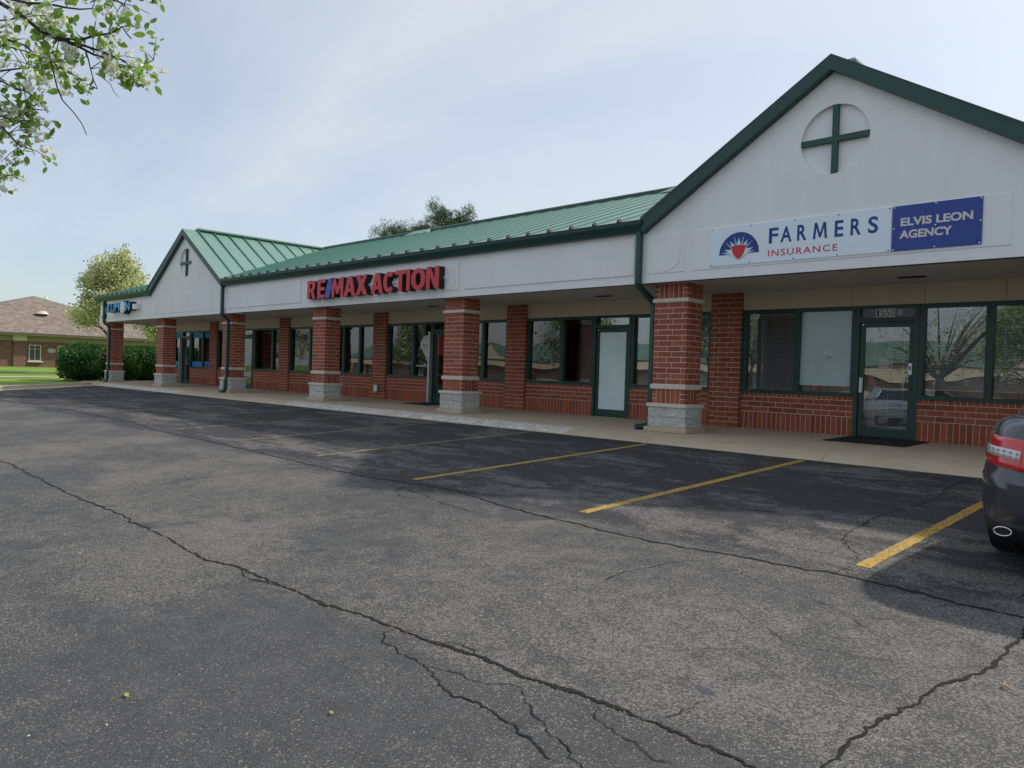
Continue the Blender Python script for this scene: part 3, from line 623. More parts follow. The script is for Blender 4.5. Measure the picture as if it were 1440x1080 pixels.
# RE/MAX balloon decal on the window
wR = [o for o in bld.children if o.name.startswith('window')][0]
bal = [(x, z) for x, z in [(-9.74 + .30 * math.sin(t) * (1 if math.cos(t) > -.2 else max(.1, 1 - (-math.cos(t) - .2) * .95)), 1.76 + .28 * math.cos(t) - (.12 * max(0, -math.cos(t)) ** 1.5)) for t in np.linspace(0, 2 * math.pi, 40, endpoint=False)]]
flat_xz('window_decal', [bal], yd, .002, mat('balloon_grey', (.66, .66, .67), .7), wR)
band = [(-9.74 + .285 * math.sin(t), 1.79 - .05 + .05 * math.cos(t * 1.0) + .06) for t in np.linspace(-1.45, 1.45, 16)] + [(-9.74 + .245 * math.sin(t), 1.60 + .10 * math.cos(t)) for t in np.linspace(1.35, -1.35, 16)]
flat_xz('window_decal', [band], yd - .004, .002, WHITE, wR)
text('decal_lettering', 'RE/MAX', -9.94, -9.55, 1.70, 1.78, yd - .008, mat('grey_print', (.25, .25, .27), .7), wR, depth=.002, bold=.01)
flat_xz('window_decal', [[(-9.78, 1.34), (-9.70, 1.34), (-9.71, 1.30), (-9.77, 1.30)]], yd, .002, WHITE, wR)
text('decal_lettering', 'www.Action-SOLD.com', -10.22, -9.52, 1.10, 1.18, yd, WHITE, wR, depth=.002, bold=.01)
RED = mat('red_print', (.45, .02, .02), .6); BLUE = mat('blue_print', (.015, .035, .32), .6)
p = MB().box(-9.24, -8.55, YW + .063, YW + .067, .24, 2.05).build('door_poster', BLUE, dR)
MB().box(-9.24, -8.55, YW + .059, YW + .0625, 1.45, 2.05).build('poster_print', RED, dR)
MB().poly([(-9.24, YW + .0615, .75), (-8.55, YW + .0615, .45), (-8.55, YW + .0615, .57), (-9.24, YW + .0615, .87)]).build('poster_print', RED, dR)
# electrical box on the wall
ub = MB().box(-12.10, -11.92, YW - .16, YW - .062, .27, .50).build('outlet_cover', SILVER, bld, bevel=.01)
# ---- canopy: beam, soffit, fascia
YF = -.24; ZB = 2.75
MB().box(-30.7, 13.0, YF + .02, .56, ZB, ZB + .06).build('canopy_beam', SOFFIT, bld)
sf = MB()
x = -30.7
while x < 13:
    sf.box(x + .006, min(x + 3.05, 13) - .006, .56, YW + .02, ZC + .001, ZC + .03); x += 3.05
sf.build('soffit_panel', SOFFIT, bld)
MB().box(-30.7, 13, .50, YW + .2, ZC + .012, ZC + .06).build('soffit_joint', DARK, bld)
for x, y in ((3.80, 1.22), (-2.6, 1.3), (-8.6, 1.3), (-14.7, 1.3), (-20.8, 1.3), (9.6, 1.3)):
    vn = MB().box(x, x + .5, y, y + .3, ZC - .012, ZC + .002).build('soffit_vent', SLAT, bld)
    s = MB()
    for k in range(6): s.box(x + .03, x + .47, y + .03 + .042 * k, y + .052 + .042 * k, ZC - .016, ZC - .011)
    s.build('grille', DARK, vn)
fas = MB().box(-30.7, 13, YF, YF + .12, ZB, 3.84).build('fascia', EIFS, bld)
MB().box(-30.7, -30.58, YF + .12, YW + 9, ZB, 3.84).build('fascia', EIFS, bld)
# raised panel mouldings
def moulding(x0, x1, z0=2.915, z1=3.615):
    MB().box(x0, x1, YF - .022, YF + .0, z0, z1).build('fascia_panel', EIFS, bld, bevel=.004)
for i in range(-1, 6):
    c = -6.1 * i
    if i >= 0: moulding(c - .01, c + .78)
    bigs = [(c + .97, c + 5.78)]
    if i == 0 or i == 4: 
        for a, b in bigs: moulding(a, b)
    elif i > 0 and i < 5: moulding(c + .97, c + 5.78)
    if i >= 0:
        flat_xz('fascia_roundel', [circle(c + .385, 3.255, .31, 40), circle(c + .385, 3.255, .297, 40)], YF - .026, .010, EIFS, bld)
        flat_xz('fascia_roundel', [circle(c + .385, 3.255, .297, 40)], YF - .0235, .003, EIFS, bld)
moulding(-30.4, -25.6)
# ---- gables
def gable(xc):
    hw = 3.38; ze = 3.88; za = 5.98
    pts = [(xc - hw, ZB + .002), (xc + hw, ZB + .002), (xc + hw, ze - .1), (xc, za - .08), (xc - hw, ze - .1)]
    yg = YF - .006
    flat_xz('gable_wall', [pts, circle(xc + .04, 4.77, .53, 48)], yg + .05, .11, EIFS, bld)
    r = flat_xz('gable_recess', [circle(xc + .04, 4.77, .54, 48)], yg + .075, .02, EIFS, bld)
    cr_ = MB().box(xc + .0, xc + .085, yg - .01, yg + .06, 4.77 - .53, 4.77 + .53).box(xc + .04 - .53, xc - .0, yg - .01, yg + .06, 4.73, 4.815).box(xc + .085, xc + .04 + .53, yg - .01, yg + .06, 4.73, 4.815)
    cr_.build('gable_cross', SPOUT, bld)
    for s in (-1, 1):      # rake boards
        o = MB(); A = (xc, za + .06); B = (xc + s * (hw + .03), ze + .03); T = .235
        q = [(A[0], yg - .16, A[1] - T), (B[0], yg - .16, B[1] - T), (B[0], yg - .16, B[1]), (A[0], yg - .16, A[1])]
        o.prism(q, (0, .30, 0)); o.build('rake_board', TRIM, bld)
        # roof slope down to the main roof
        rp = MB(); zr = 6.02
        rp.poly([(xc + s * (hw + .03), yg - .158, ze + .033), (xc, yg - .158, za + .063), (xc, 5.7, za + .08), (xc + s * (hw + .06), -.45, ze + .05)])
        rp.build('roof_slope', GREEN, bld)
        k = 0; y = -.28 + .45
        while y < 5.4:
            # seam from the ridge down to the valley line
            t = (y + .45) / 6.15; xe = xc + s * (hw + .06) * (1 - t); zl = za + .08 - (za - ze + .03) * (1 - t)
            MB().tube([(xc + s * .02, y, za + .095), (xe, y, zl + .015)], .028, 4).build('standing_seam', SEAM, bld); y += .6
    MB().box(xc - .16, xc + .16, .15, 5.6, za + .06, za + .15).build('ridge_cap', GREEN, bld, bevel=.03)
for xc in (3.34, -21.06): gable(xc)
# ---- main roof
ye, ze_, yr, zr = -.47, 3.90, 5.7, 6.08; yb_ = 11.9
xl, xr = -30.95, 13.25; hip = 6.17
MB().poly([(xl, ye, ze_), (-24.5, ye, ze_), (-21.06, yr, zr), (xl + hip, yr, zr)]).poly([(-17.62, ye, ze_), (-.10, ye, ze_), (3.34, yr, zr), (-21.06, yr, zr)]).poly([(6.78, ye, ze_), (xr, ye, ze_), (xr - hip, yr, zr), (3.34, yr, zr)]).poly([(xl, yb_, ze_), (xl, ye, ze_), (xl + hip, yr, zr)]).poly([(xr, ye, ze_), (xr, yb_, ze_), (xr - hip, yr, zr)]).poly([(xr, yb_, ze_), (xl, yb_, ze_), (xl + hip, yr, zr), (xr - hip, yr, zr)]).build('main_roof', GREEN, bld)
x = -30.31 + .02
while x < 12.8:
    u = x - xl if x < xl + hip else (xr - x if x > xr - hip else hip)
    y1 = ye + (yr - ye) * min(u / hip, 1); z1 = ze_ + (zr - ze_) * min(u / hip, 1); skip = False; y0 = ye; z0 = ze_
    for xc in (3.34, -21.06):
        d = abs(x - xc)
        if d < 3.44: y0 = ye + (5.7 - ye) * (1 - d / 3.44); z0 = ze_ + (zr - ze_) * (1 - d / 3.44)
    if y1 - y0 > .3: 
        MB().tube([(x, y0, z0 + .012), (x, y1, z1 + .012)], .021, 4).build('standing_seam', SEAM, bld)
        if y0 == ye: MB().poly([(x - .035, ye - .01, ze_ + .003), (x + .035, ye - .01, ze_ + .003), (x, ye - .01, ze_ + .065), (x - .035, ye + .08, ze_ + .03), (x + .035, ye + .08, ze_ + .03), (x, ye + .08, ze_ + .085)], [(0, 1, 2), (0, 2, 5, 3), (1, 4, 5, 2)]).build('seam_cap', DARK, bld)
    x += .5945
MB().tube([(xl + hip, yr, zr + .02), (xr - hip, yr, zr + .02)], .09, 6).build('ridge_cap', TRIM, bld)
MB().tube([(xl, ye, ze_), (xl + hip, yr, zr + .02)], .05, 6).build('hip_cap', SEAM, bld)
for x in (-14.9, -3.6): MB().prism([(x, yr - .5, zr - .15), (x + 1.4, yr - .5, zr - .15), (x + 1.1, yr - .1, zr + .08), (x + .3, yr - .1, zr + .08)], (0, .15, .02)).build('roof_vent', GREEN, bld)
for a, b in ((-30.98, -24.46), (-17.62, -.06), (6.78, 13.2)):    # gutters
    g = MB(); pr = [(YF + .0, 3.70), (YF - .13, 3.70), (YF - .15, 3.74), (YF - .205, 3.83), (YF - .215, 3.90), (YF - .19, 3.90), (YF - .17, 3.80), (YF + .0, 3.80)]
    g.prism([(a, y, z + .0) for y, z in pr], (b - a, 0, 0)); g.build('gutter', TRIM, bld)
    MB().box(a, b, YF - .17, YF + .2, 3.845, 3.885).build('eave_trim', TRIM, bld)
def spout(x, xe, kick, shift):
    yq = YF - .075; r = .055; yd_ = .26 if shift else -.075
    if shift: pts = [(x, yq, 3.72), (x, yq, 2.86), (x, yq, 2.77), (x - .005, yq + .06, 2.69), (xe, yd_ - .10, 2.50), (xe, yd_, 2.40), (xe, yd_, .16), (xe - .02, yd_ - .05, .08), (xe - .10, yd_ - .16, .05), (xe - .16, yd_ - .26, .04)]
    else: pts = [(x, yq, 3.72), (x, yq, 2.86), (x, yq, 2.76), (x + (xe - x) * .2, yq + .04, 2.68), (x + (xe - x) * .85, -.075, 2.53), (xe, -.075, 2.44), (xe, -.085, .62), (xe - .0, -.09, .50), (xe, -.13, .42), (xe, -.13, .16), (xe + kick * .03, -.14, .09), (xe + kick * .14, -.17, .05), (xe + kick * .30, -.20, .035)]
    mb = MB().tube(pts, r * 1.25, 4)
    mb.build('downspout', SPOUT, bld, bevel=.006)
spout(-.17, -.20, -1, True); spout(-17.70, -17.72, -1, False); spout(-29.93, -29.92, -1, False)

# ------------------------------------------------------------------ signs
LR = mat('sign_red', (.62, .035, .05), .45, var=.06, nscale=8); LSIDE = mat('sign_return', (.012, .012, .018), .5); LB = mat('sign_blue', (.02, .09, .42), .45)
sg = empty('wall_sign', (-8.8, YF, 2.96)); tag(sg, 'raised red letters reading RE/MAX ACTION with a blue slash on white fascia', 'sign')
LT = [('R', -11.79, -11.37), ('E', -11.24, -10.84), ('/', -10.88, -10.40), ('M', -10.48, -9.92), ('A', -9.87, -9.33), ('X', -9.31, -8.77), ('A', -8.58, -8.07), ('C', -8.04, -7.59), ('T', -7.54, -7.12), ('I', -7.07, -6.95), ('O', -6.88, -6.34), ('N', -6.29, -5.84)]
def channel(ch, a, b, z0, z1, face, side, root, depth=.20, bold=.035):
    me = text_mesh(ch, a, b, z0, z1, depth=.02, bold=bold)
    o = link('letter', me, face, root, (-root.location.x, YF - depth - .0 - root.location.y, -root.location.z))
    me2 = text_mesh(ch, a, b, z0, z1, depth=depth - .022, bold=bold); link('letter_return', me2, side, o, (0, depth - .0, 0))
    return o
for ch, a, b in LT:
    o = flat_xz('letter', glyph(ch, a, b + .02, 2.955, 3.49), YF - .21, .02, LB if ch == '/' else LR, sg); o.location = (8.8, -YF, -2.96)
    flat_xz('letter_return', glyph(ch, a + .004, b + .016, 2.96, 3.485), YF - .10, .19, LSIDE, o)
MB().box(-11.7, -5.75, -.035, -.001, 3.2, 3.27).build('mounting_rail', EIFS, sg, loc=(8.8, -.016, -2.96))
KB = mat('kumon_blue', (.04, .36, .78), .45); 
kg = empty('wall_sign', (-28, YF, 3.1)); tag(kg, 'raised blue KUMON letters with a white oval face for the O', 'sign')
for ch, a, b in (('K', -28.82, -28.40), ('U', -28.36, -27.92), ('M', -27.84, -27.30), ('N', -26.53, -26.05)): channel(ch, a, b, 3.13, 3.50, KB, LSIDE, kg, .28, .015)
oo = flat_xz('letter', [circle(-26.93, 3.29, .345, 40, rz=.295)], YF - .27, .02, KB, kg); oo.location = (28, -YF, -3.1)
q = flat_xz('letter_face', [circle(-26.93, 3.29, .275, 40, rz=.24)], YF - .285, .012, WHITE, oo)
q = flat_xz('letter_return', [circle(-26.93, 3.29, .34, 40, rz=.29)], YF - .13, .25, LSIDE, oo)
for sp_ in (circle(-27.03, 3.34, .03, 12), circle(-26.83, 3.34, .03, 12), [(-27.02, 3.19), (-26.84, 3.19), (-26.84, 3.205), (-27.02, 3.205)]): flat_xz('face_mark', [sp_], YF - .293, .004, LB, oo)
MB().box(-26.0, -25.62, -.20, 0, 3.18, 3.40).box(-25.62, -25.55, -.16, 0, 3.2, 3.38).build('sign_box', EIFS, kg, loc=(28, 0, -3.1))
# Farmers panels
NAVY = mat('navy', (.022, .055, .24), .6); SKYB = mat('light_blue', (.17, .36, .70), .6); FR = mat('farmers_red', (.62, .04, .045), .6); PAN = mat('sign_panel_white', (.80, .88, .96), .45)
fs = empty('sign_panel', (2.8, YF, 2.95)); tag(fs, 'white FARMERS INSURANCE panel with blue sunburst and red shield', 'sign'); D0 = (-2.8, 0, -2.95)
MB().box(1.30, 4.27, -.038, -.0225, 2.955, 3.605).build('board', PAN, fs, loc=D0)
def fz(name, sp, y, d, m, p): 
    o = flat_xz(name, sp, y, d, m, p); o.location = D0; return o
cx, cz = 1.845, 3.13
fz('emblem', [circle(cx, cz, .365, 40, 0, math.pi * 1.0) + [(cx - .365, cz)]], -0.0405, .003, NAVY, fs)
fz('emblem', rays(cx, cz, .335, .12, .12, math.pi - .12, 6, .30), -0.0440, .002, SKYB, fs)
fz('emblem', rays(cx, cz + .0, .28, .12, 0.02 + .30, math.pi - .32, 5, .36) + rays(cx, cz, .30, .1, .10, math.pi - .10, 2, .2), -0.0470, .002, WHITE, fs)
fz('emblem', [circle(cx, cz, .16, 20, 0, math.pi) + [(cx - .16, cz), (cx, cz - .1), (cx + .16, cz)]], -0.0490, .001, WHITE, fs)
sh = [(-.125, .135), (-.06, .148), (0, .152), (.06, .148), (.125, .135), (.118, .06), (.095, 0), (.05, -.055), (0, -.09), (-.05, -.055), (-.095, 0), (-.118, .06)]
fz('emblem', [[(cx + a, cz + b) for a, b in sh]], -0.0515, .002, FR, fs)
LX = [2.377, 2.537, 2.574, 2.764, 2.853, 3.006, 3.109, 3.332, 3.447, 3.578, 3.688, 3.842, 3.943, 4.086]
for ch, a, b in (('F', 453, 525), ('A', 542, 630), ('R', 672, 745), ('M', 795, 905), ('E', 963, 1030), ('R', 1087, 1168), ('S', 1222, 1300)):
    xx = np.interp([a, b], [453, 525, 542, 630, 672, 745, 795, 905, 963, 1030, 1087, 1168, 1222, 1300], LX)
    if ch == 'M':
        mm = [(0, 0), (.10, 1), (.28, 1), (.5, .34), (.72, 1), (.90, 1), (1, 0), (.83, 0), (.77, .68), (.56, .08), (.44, .08), (.23, .68), (.17, 0)]
        o = flat_xz('letter', [[(xx[0] + a_ * (xx[1] - xx[0]), 3.25 + b_ * .25) for a_, b_ in mm]], -.040, .003, NAVY, fs); o.location = D0
    else: o = text('letter', ch, xx[0], xx[1], 3.25, 3.50, 0, NAVY, fs, depth=.003, bold=.02); o.location = (D0[0], -.0385, D0[2])
o = text('lettering', 'INSURANCE', 2.37, 3.50, 3.04, 3.145, -.028, FR, fs, depth=.003, bold=.005, spacing=1.2); o.location = (D0[0], -.0385, D0[2])
sb = MB()
for x in (1.33, 2.05, 2.8, 3.5, 4.24):
    for z in (2.975, 3.585): sb.tube([(x, -.044, z), (x, -.038, z)], .011, 6)
sb.build('screws', LSIDE, fs, loc=D0)
fb = empty('sign_panel', (4.86, YF, 2.95)); tag(fb, 'dark blue ELVIS LEON AGENCY panel with cracked white letters', 'sign')
def boards(): 
    MB().box(4.285, 5.44, -.040, -.0225, 2.955, 3.605).build('board', mat('blue_panel', (.022, .06, .30), .45, var=.05, nscale=2), fb, loc=(-4.86, 0, -2.95))
boards()
CW = worn_paint('cracked_vinyl', (.70, .68, .66), (.10, .10, .16), .60, .64, 26)
for s, a, b, z0, z1 in (('ELVIS LEON', 4.40, 5.33, 3.305, 3.425), ('AGENCY', 4.39, 5.08, 3.125, 3.245)):
    o = text('lettering', s, a, b, z0, z1, 0, CW, fb, depth=.003, bold=.035); o.location = (-4.86, -.0405, -2.95)
sb = MB()
for x in (4.31, 4.86, 5.42):
    for z in (2.975, 3.28, 3.585): sb.tube([(x, -.046, z), (x, -.040, z)], .011, 6)
sb.build('screws', SILVER, fb, loc=(-4.86, 0, -2.95))
# street number over the door
ns = empty('number_sign', (3.35, YW + .07, 2.3)); tag(ns, 'white plates with black number 1550 D over the green glazed door', 'sign')
GB = mat('grey_backing', (.24, .27, .36), .7)
MB().box(2.91, 3.81, .004, .008, 2.212, 2.376).build('backing', GB, ns, loc=(-3.35, 0, -2.3))
for k in range(4):
    pl = MB().box(3.14 + .084 * k, 3.14 + .084 * k + .078, -.002, .002, 2.216, 2.372).build('number_plate', WHITE, ns, loc=(-3.35, 0, -2.3))
    link('numeral', text_mesh('1550'[k], 3.152 + .084 * k + (.010 if k == 0 else 0), 3.206 + .084 * k - (.012 if k == 0 else 0), 2.228, 2.360, .003, .0), LSIDE, pl, (0, -.0025, 0))
pl = MB().box(3.52, 3.59, -.002, .002, 2.245, 2.345).build('number_plate', WHITE, ns, loc=(-3.35, 0, -2.3))
link('numeral', text_mesh('D', 3.532, 3.578, 2.258, 2.332, .002, .0), LSIDE, pl, (0, -.0025, 0))
# doormats
def matt(x0, x1, y0, y1, label):
    mb = MB(); z = .045 * y0 / 2.3
    mb.prism([(x0, y0, .0195 * y0 + .002), (x0, y1, .0195 * y1 + .002), (x0, y1, .0195 * y1 + .014), (x0, y0, .0195 * y0 + .014)], (x1 - x0, 0, 0)); o = mb.build('doormat', DARK); tag(o, label, 'doormat'); return o
matt(2.84, 4.16, 1.0, 2.22, 'black rubber mat at the foot of the green door numbered 1550 D')
matt(-9.5, -8.3, 1.35, 2.22, 'black rubber mat before the door with the blue and red poster')

# ------------------------------------------------------------------ plants
def leaves(name, P, size, m, parent=None, seed=0, asp=.55, up=0, fold=.25, szvar=.35, hexa=False):
    rg = np.random.default_rng(seed); P = np.asarray(P, float); n = len(P)
    a = rg.normal(size=(n, 3)); a[:, 2] -= up; a /= np.linalg.norm(a, axis=1)[:, None]
    b = rg.normal(size=(n, 3)); b -= a * (a * b).sum(1)[:, None]; b /= np.linalg.norm(b, axis=1)[:, None]
    c = np.cross(a, b); s = size * (1 + szvar * rg.uniform(-1, 1, n))[:, None]
    v = np.empty((n, 4, 3)); v[:, 0] = P; v[:, 1] = P + (a * .5 + b * asp * .5 + c * fold * .3) * s; v[:, 2] = P + a * s; v[:, 3] = P + (a * .5 - b * asp * .5 + c * fold * .3) * s
    if hexa:
        v = np.empty((n, 6, 3))
        for j, (t_, w_) in enumerate(((0, 0), (.28, .8), (.62, .85), (1, 0), (.62, -.85), (.28, -.8))): v[:, j] = P + (a * t_ + b * asp * .5 * w_ + c * (-.22 * t_ * t_)) * s
        me = pymesh(name, v.reshape(-1, 3).tolist(), [(i, i + 1, i + 2, i + 3, i + 4, i + 5) for i in range(0, n * 6, 6)]); return link(name, me, m, parent)
    me = bpy.data.meshes.new(name); me.vertices.add(n * 4); me.vertices.foreach_set('co', v.ravel()); me.loops.add(n * 4); me.loops.foreach_set('vertex_index', np.arange(n * 4, dtype=np.int32))
    me.polygons.add(n); me.polygons.foreach_set('loop_start', np.arange(0, n * 4, 4, dtype=np.int32)); me.update(calc_edges=True); me.validate()
    return link(name, me, m, parent)
ENV = [None]
def grow(mb, p, d, L, r, lvl, rr, tips, spread=.6, up=.25, nk=(3, 4)):
    if ENV[0] and not ENV[0](*(Vector(p) + Vector(d) * L * .6)): return
    n = 4; pts = [Vector(p)]; rs = [r]
    for k in range(n):
        d = (d + Vector((rr.gauss(0, .13), rr.gauss(0, .13), rr.gauss(0, .1) + up * .12))).normalized()
        pts.append(pts[-1] + d * L / n); rs.append(r * (1 - .5 * (k + 1) / n))
    mb.tube(pts, rs, 6 if lvl > 1 else 4, cap=False)
    if lvl <= 1:
        for q in pts[1:]: tips.append(q)
    if lvl == 0: return
    for k in range(rr.randint(*nk)):
        t = rr.uniform(.35, 1); i = min(int(t * n), n - 1); q = pts[i].lerp(pts[i + 1], t * n - i)
        a = Vector((rr.gauss(0, 1), rr.gauss(0, 1), rr.gauss(0, .6))).normalized()
        grow(mb, q, (d + a * spread * 1.3 + Vector((0, 0, up * .4))).normalized(), L * rr.uniform(.5, .75), rs[i] * .6, lvl - 1, rr, tips, spread, up, nk)
    grow(mb, pts[-1], d, L * .7, rs[-1], lvl - 1, rr, tips, spread, up, nk)
def tree(base, h, trunk_h, r0, seed, label, leafsets, name='pear_tree', lvl=3, spread=.6, up=.3, limbs=6, sigma=.28, per=14, size=.12, cat='tree', group=None, env=None, lk=.42):
    rr = random.Random(seed); root = empty(name, base); tag(root, label, cat, group)
    mb = MB(); mb.tube([(0, 0, -.1), (.02, 0, trunk_h * .5), (0, .03, trunk_h)], [r0 * 1.15, r0, r0 * .85], 8); mb.tube([(0, .03, trunk_h), (.05, 0, h * .45), (0, .05, h * .72), (0, 0, h * .9)], [r0 * .8, r0 * .55, r0 * .3, r0 * .1], 6)
    mb.build('trunk', BARK, root, smooth=True); lm = MB(); tips = []
    ENV[0] = env
    for k in range(limbs):
        a = 2.4 * k + rr.uniform(-.3, .3); z = trunk_h + (h * .72 - trunk_h) * k / limbs
        grow(lm, (0, 0, z), Vector((math.cos(a), math.sin(a), .55 + .5 * k / limbs)).normalized(), (h - trunk_h) * lk * (1 - .45 * k / limbs), r0 * .4, lvl - 1, rr, tips, spread, up)
    lm.build('limbs', BARK, root)
    T = np.array([tuple(t) for t in tips]); rg = np.random.default_rng(seed)
    ENV[0] = None
    for nm, m, frac, sz in leafsets:
        k = rg.integers(0, len(T), int(len(T) * per * frac)); P = T[k] + rg.normal(0, sigma, (len(k), 3))
        tag(leaves(nm, P, sz, m, root, seed + 3), kind='stuff')
    return root
tree((-44, 4.3, -.0), 7.4, 1.7, .15, 11, 'tall pale yellow green flowering tree behind the left hedge', [('crown', YLEAF, .75, .17), ('blossom', BLOSSOM, .16, .13), ('foliage', LEAF, .16, .15)], lvl=4, limbs=9, sigma=.19, per=7, spread=.62, up=.42, lk=.40, env=lambda x, y, z: abs(y - (.45 if z > 4.2 else -.5)) < (2.1 - max(0, z - 5) * .4 if z > 4.2 else 2.9))
# second, lower tree beside it, seen between the first two piers
tree((-43, 7.6, 0), 4.7, 1.2, .12, 29, 'low spreading flowering tree seen between the two leftmost brick piers', [('crown', YLEAF, .8, .16), ('blossom', BLOSSOM, .14, .13), ('foliage', LEAF, .2, .15)], lvl=3, limbs=8, sigma=.26, per=20, spread=.75, up=.2, lk=.5)
# clipped yew shrubs
def shrub(x, y, r, h, seed, label):
    root = empty('shrub', (x, y, -.12)); tag(root, label, 'shrub', 'clipped evergreen shrubs at the left end of the building')
    rr = np.random.default_rng(seed); n = 5200
    d = rr.normal(size=(n, 3)); d[:, 2] = np.abs(d[:, 2]) * 1.5 - .75; d /= np.linalg.norm(d, axis=1)[:, None]
    rad = np.array([1 + .10 * noise.noise(Vector((a * 2.3 + seed, b * 2.3, c * 2.3))) + .07 * noise.noise(Vector((a * 6, b * 6 + seed, c * 6))) for a, b, c in d])
    sh = rr.uniform(.82, 1.04, n)
    k = (np.abs(d) ** 3.2).sum(1) ** (-1 / 3.2)
    P = d * (rad * sh * k)[:, None] * np.array([r, r, h * .53]); P[:, 2] += h * .5; P[:, 2] = np.maximum(P[:, 2], .06)
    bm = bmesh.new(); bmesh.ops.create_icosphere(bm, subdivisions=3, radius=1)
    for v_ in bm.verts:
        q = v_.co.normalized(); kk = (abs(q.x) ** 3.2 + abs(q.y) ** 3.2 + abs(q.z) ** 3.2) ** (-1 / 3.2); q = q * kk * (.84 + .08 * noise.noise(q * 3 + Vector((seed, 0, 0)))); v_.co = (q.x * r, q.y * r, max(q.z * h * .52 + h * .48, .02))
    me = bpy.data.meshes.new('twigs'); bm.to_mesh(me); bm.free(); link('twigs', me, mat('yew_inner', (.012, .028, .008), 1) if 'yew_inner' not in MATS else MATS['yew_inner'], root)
    tag(leaves('foliage', P, .12, HLEAF, root, seed, asp=.45), kind='stuff')
for k, (y, x, r, h, lb) in enumerate([(-.05, -33.6, 1.05, 1.78, 'rounded dark green shrub at the lawn edge, leftmost of the row'), (1.5, -33.4, .95, 1.72, 'dark green shrub directly behind the corner brick pier'), (2.9, -33.6, .95, 1.78, 'dark green shrub seen between the two leftmost brick piers'), (4.4, -33.8, .95, 1.8, 'dark green shrub rightmost of the row, mostly behind the second pier')]): shrub(x, y, r, h, 5 + k, lb)
# pine behind the roof
def pine(base, h, r, seed, label):
    root = empty('pine_tree', base); tag(root, label, 'tree'); rr = random.Random(seed)
    MB().tube([(0, 0, 0), (.1, 0, h * .5), (0, .1, h * .95)], [.28, .2, .05], 8).build('trunk', BARK, root)
    lm = MB(); T = []
    z = h * .35
    while z < h:
        for k in range(6):
            a = rr.uniform(0, 6.28); L = r * (1.1 - .58 * (z / h)) * rr.uniform(.7, 1.15); e = Vector((math.cos(a) * L, math.sin(a) * L, z + L * rr.uniform(.2, .55)))
            s = Vector((0, 0, z)); lm.tube([s, s.lerp(e, .5) - Vector((0, 0, .1)), e], [.06, .045, .02], 4)
            for q in range(16):
                t = rr.uniform(.3, 1); c = s.lerp(e, t) + Vector((rr.gauss(0, .3), rr.gauss(0, .3), rr.gauss(0, .18) + .1)); T.append(c)
        z += .38
    lm.build('limbs', BARK, root)
    rg = np.random.default_rng(seed); T = np.array([tuple(t) for t in T]); P = np.repeat(T, 26, 0); P = P + rg.normal(0, .10, P.shape) * np.array([1, 1, 1.4])
    tag(leaves('crown', P, .22, PLEAF, root, seed, asp=.16, up=-.8), kind='stuff')
pine((-50.6, 32, -.1), 13.9, 4.6, 3, 'dark pine top rising behind the green roof, left of centre')
pine((-44.4, 32, -.1), 14.5, 4.6, 8, 'dark pine top rising behind the green roof, taller of the pair') 
# flowering branches overhead: a pear standing left of the camera
pr = empty('flowering_pear', (-.6, -14.3, -.72)); tag(pr, 'flowering pear with white blossom and green leaves reaching into the top left', 'tree')
off = Vector((.6, 14.3, .72))
def W(u, v, d):
    q = (cF + cR * ((u - 720) / 1084.79) - cU * ((v - 540) / 1084.79)).normalized(); return Vector((8.374, -12.134, 1.027)) + q * d + off
MB().tube([(0, 0, -.05), (.05, .05, 1.2), (.1, .2, 2.1)], [.17, .14, .12], 10).build('trunk', BARK, pr, smooth=True)
lm = MB(); P = []; B = []
def br(pts, r0, r1, leafy=1., dj=.1):
    p3 = [W(u, v, d) for u, v, d in pts]; n = len(p3); sub = []
    for a, b in zip(p3[:-1], p3[1:]):
        k = max(2, int((b - a).length / .12))
        for i in range(k): 
            q = a.lerp(b, i / k); sub.append(q + Vector([noise.noise(q * 4 + Vector((7 * j, 0, 0))) * .035 for j in range(3)]))
    sub.append(p3[-1]); m = len(sub)
    lm.tube(sub, [r0 + (r1 - r0) * i / (m - 1) for i in range(m)], 6)
    rr = R_
    for i, q in enumerate(sub):
        for _q in range(2 if rr.random() < .30 * leafy and leafy > .1 else (1 if rr.random() < .8 * leafy else 0)):
            d = Vector((rr.gauss(0, 1), rr.gauss(0, 1), rr.gauss(0, .8))).normalized(); e = q + d * rr.uniform(.05, .22)
            lm.tube([q, q.lerp(e, .5) + Vector((0, 0, .01)), e], [.004, .003, .002], 3)
            for _ in range(rr.randint(4, 8)): P.append(tuple(e + Vector([rr.gauss(0, .034) for _ in range(3)])))
            if rr.random() < .62:
                c = e + Vector([rr.gauss(0, .03) for _ in range(3)])
                B.append(tuple(c))
        
D = 6.6
br([(-700, -120, D + .6), (-300, -110, D + .3), (-60, -20, D), (0, 8, D), (60, 45, D), (95, 58, D), (140, 78, D), (180, 88, D)], .032, .006, .9)
br([(60, 45, D), (110, 58, D), (150, 48, D), (172, 40, D - .1), (185, 55, D - .1)], .010, .004, .8)
br([(95, 58, D), (130, 82, D), (165, 92, D + .05), (200, 95, D + .1), (216, 84, D + .1)], .010, .003, .95)
br([(180, 90, D), (195, 108, D), (200, 118, D)], .005, .003, 1.2)
br([(68, 68, D), (80, 105, D - .1), (90, 140, D - .1), (105, 160, D - .1), (122, 190, D - .1)], .006, .003, .02)
br([(74, 80, D), (85, 100, D), (100, 103, D)], .004, .002, 1.3)
br([(118, 75, D), (128, 100, D), (137, 125, D)], .005, .003, .9)
br([(140, 108, D), (155, 118, D), (167, 137, D)], .003, .002, .0)
br([(-300, -110, D), (-80, 10, D + .2), (0, 50, D + .3), (40, 60, D + .3), (70, 95, D + .3)], .018, .005, 1.2)
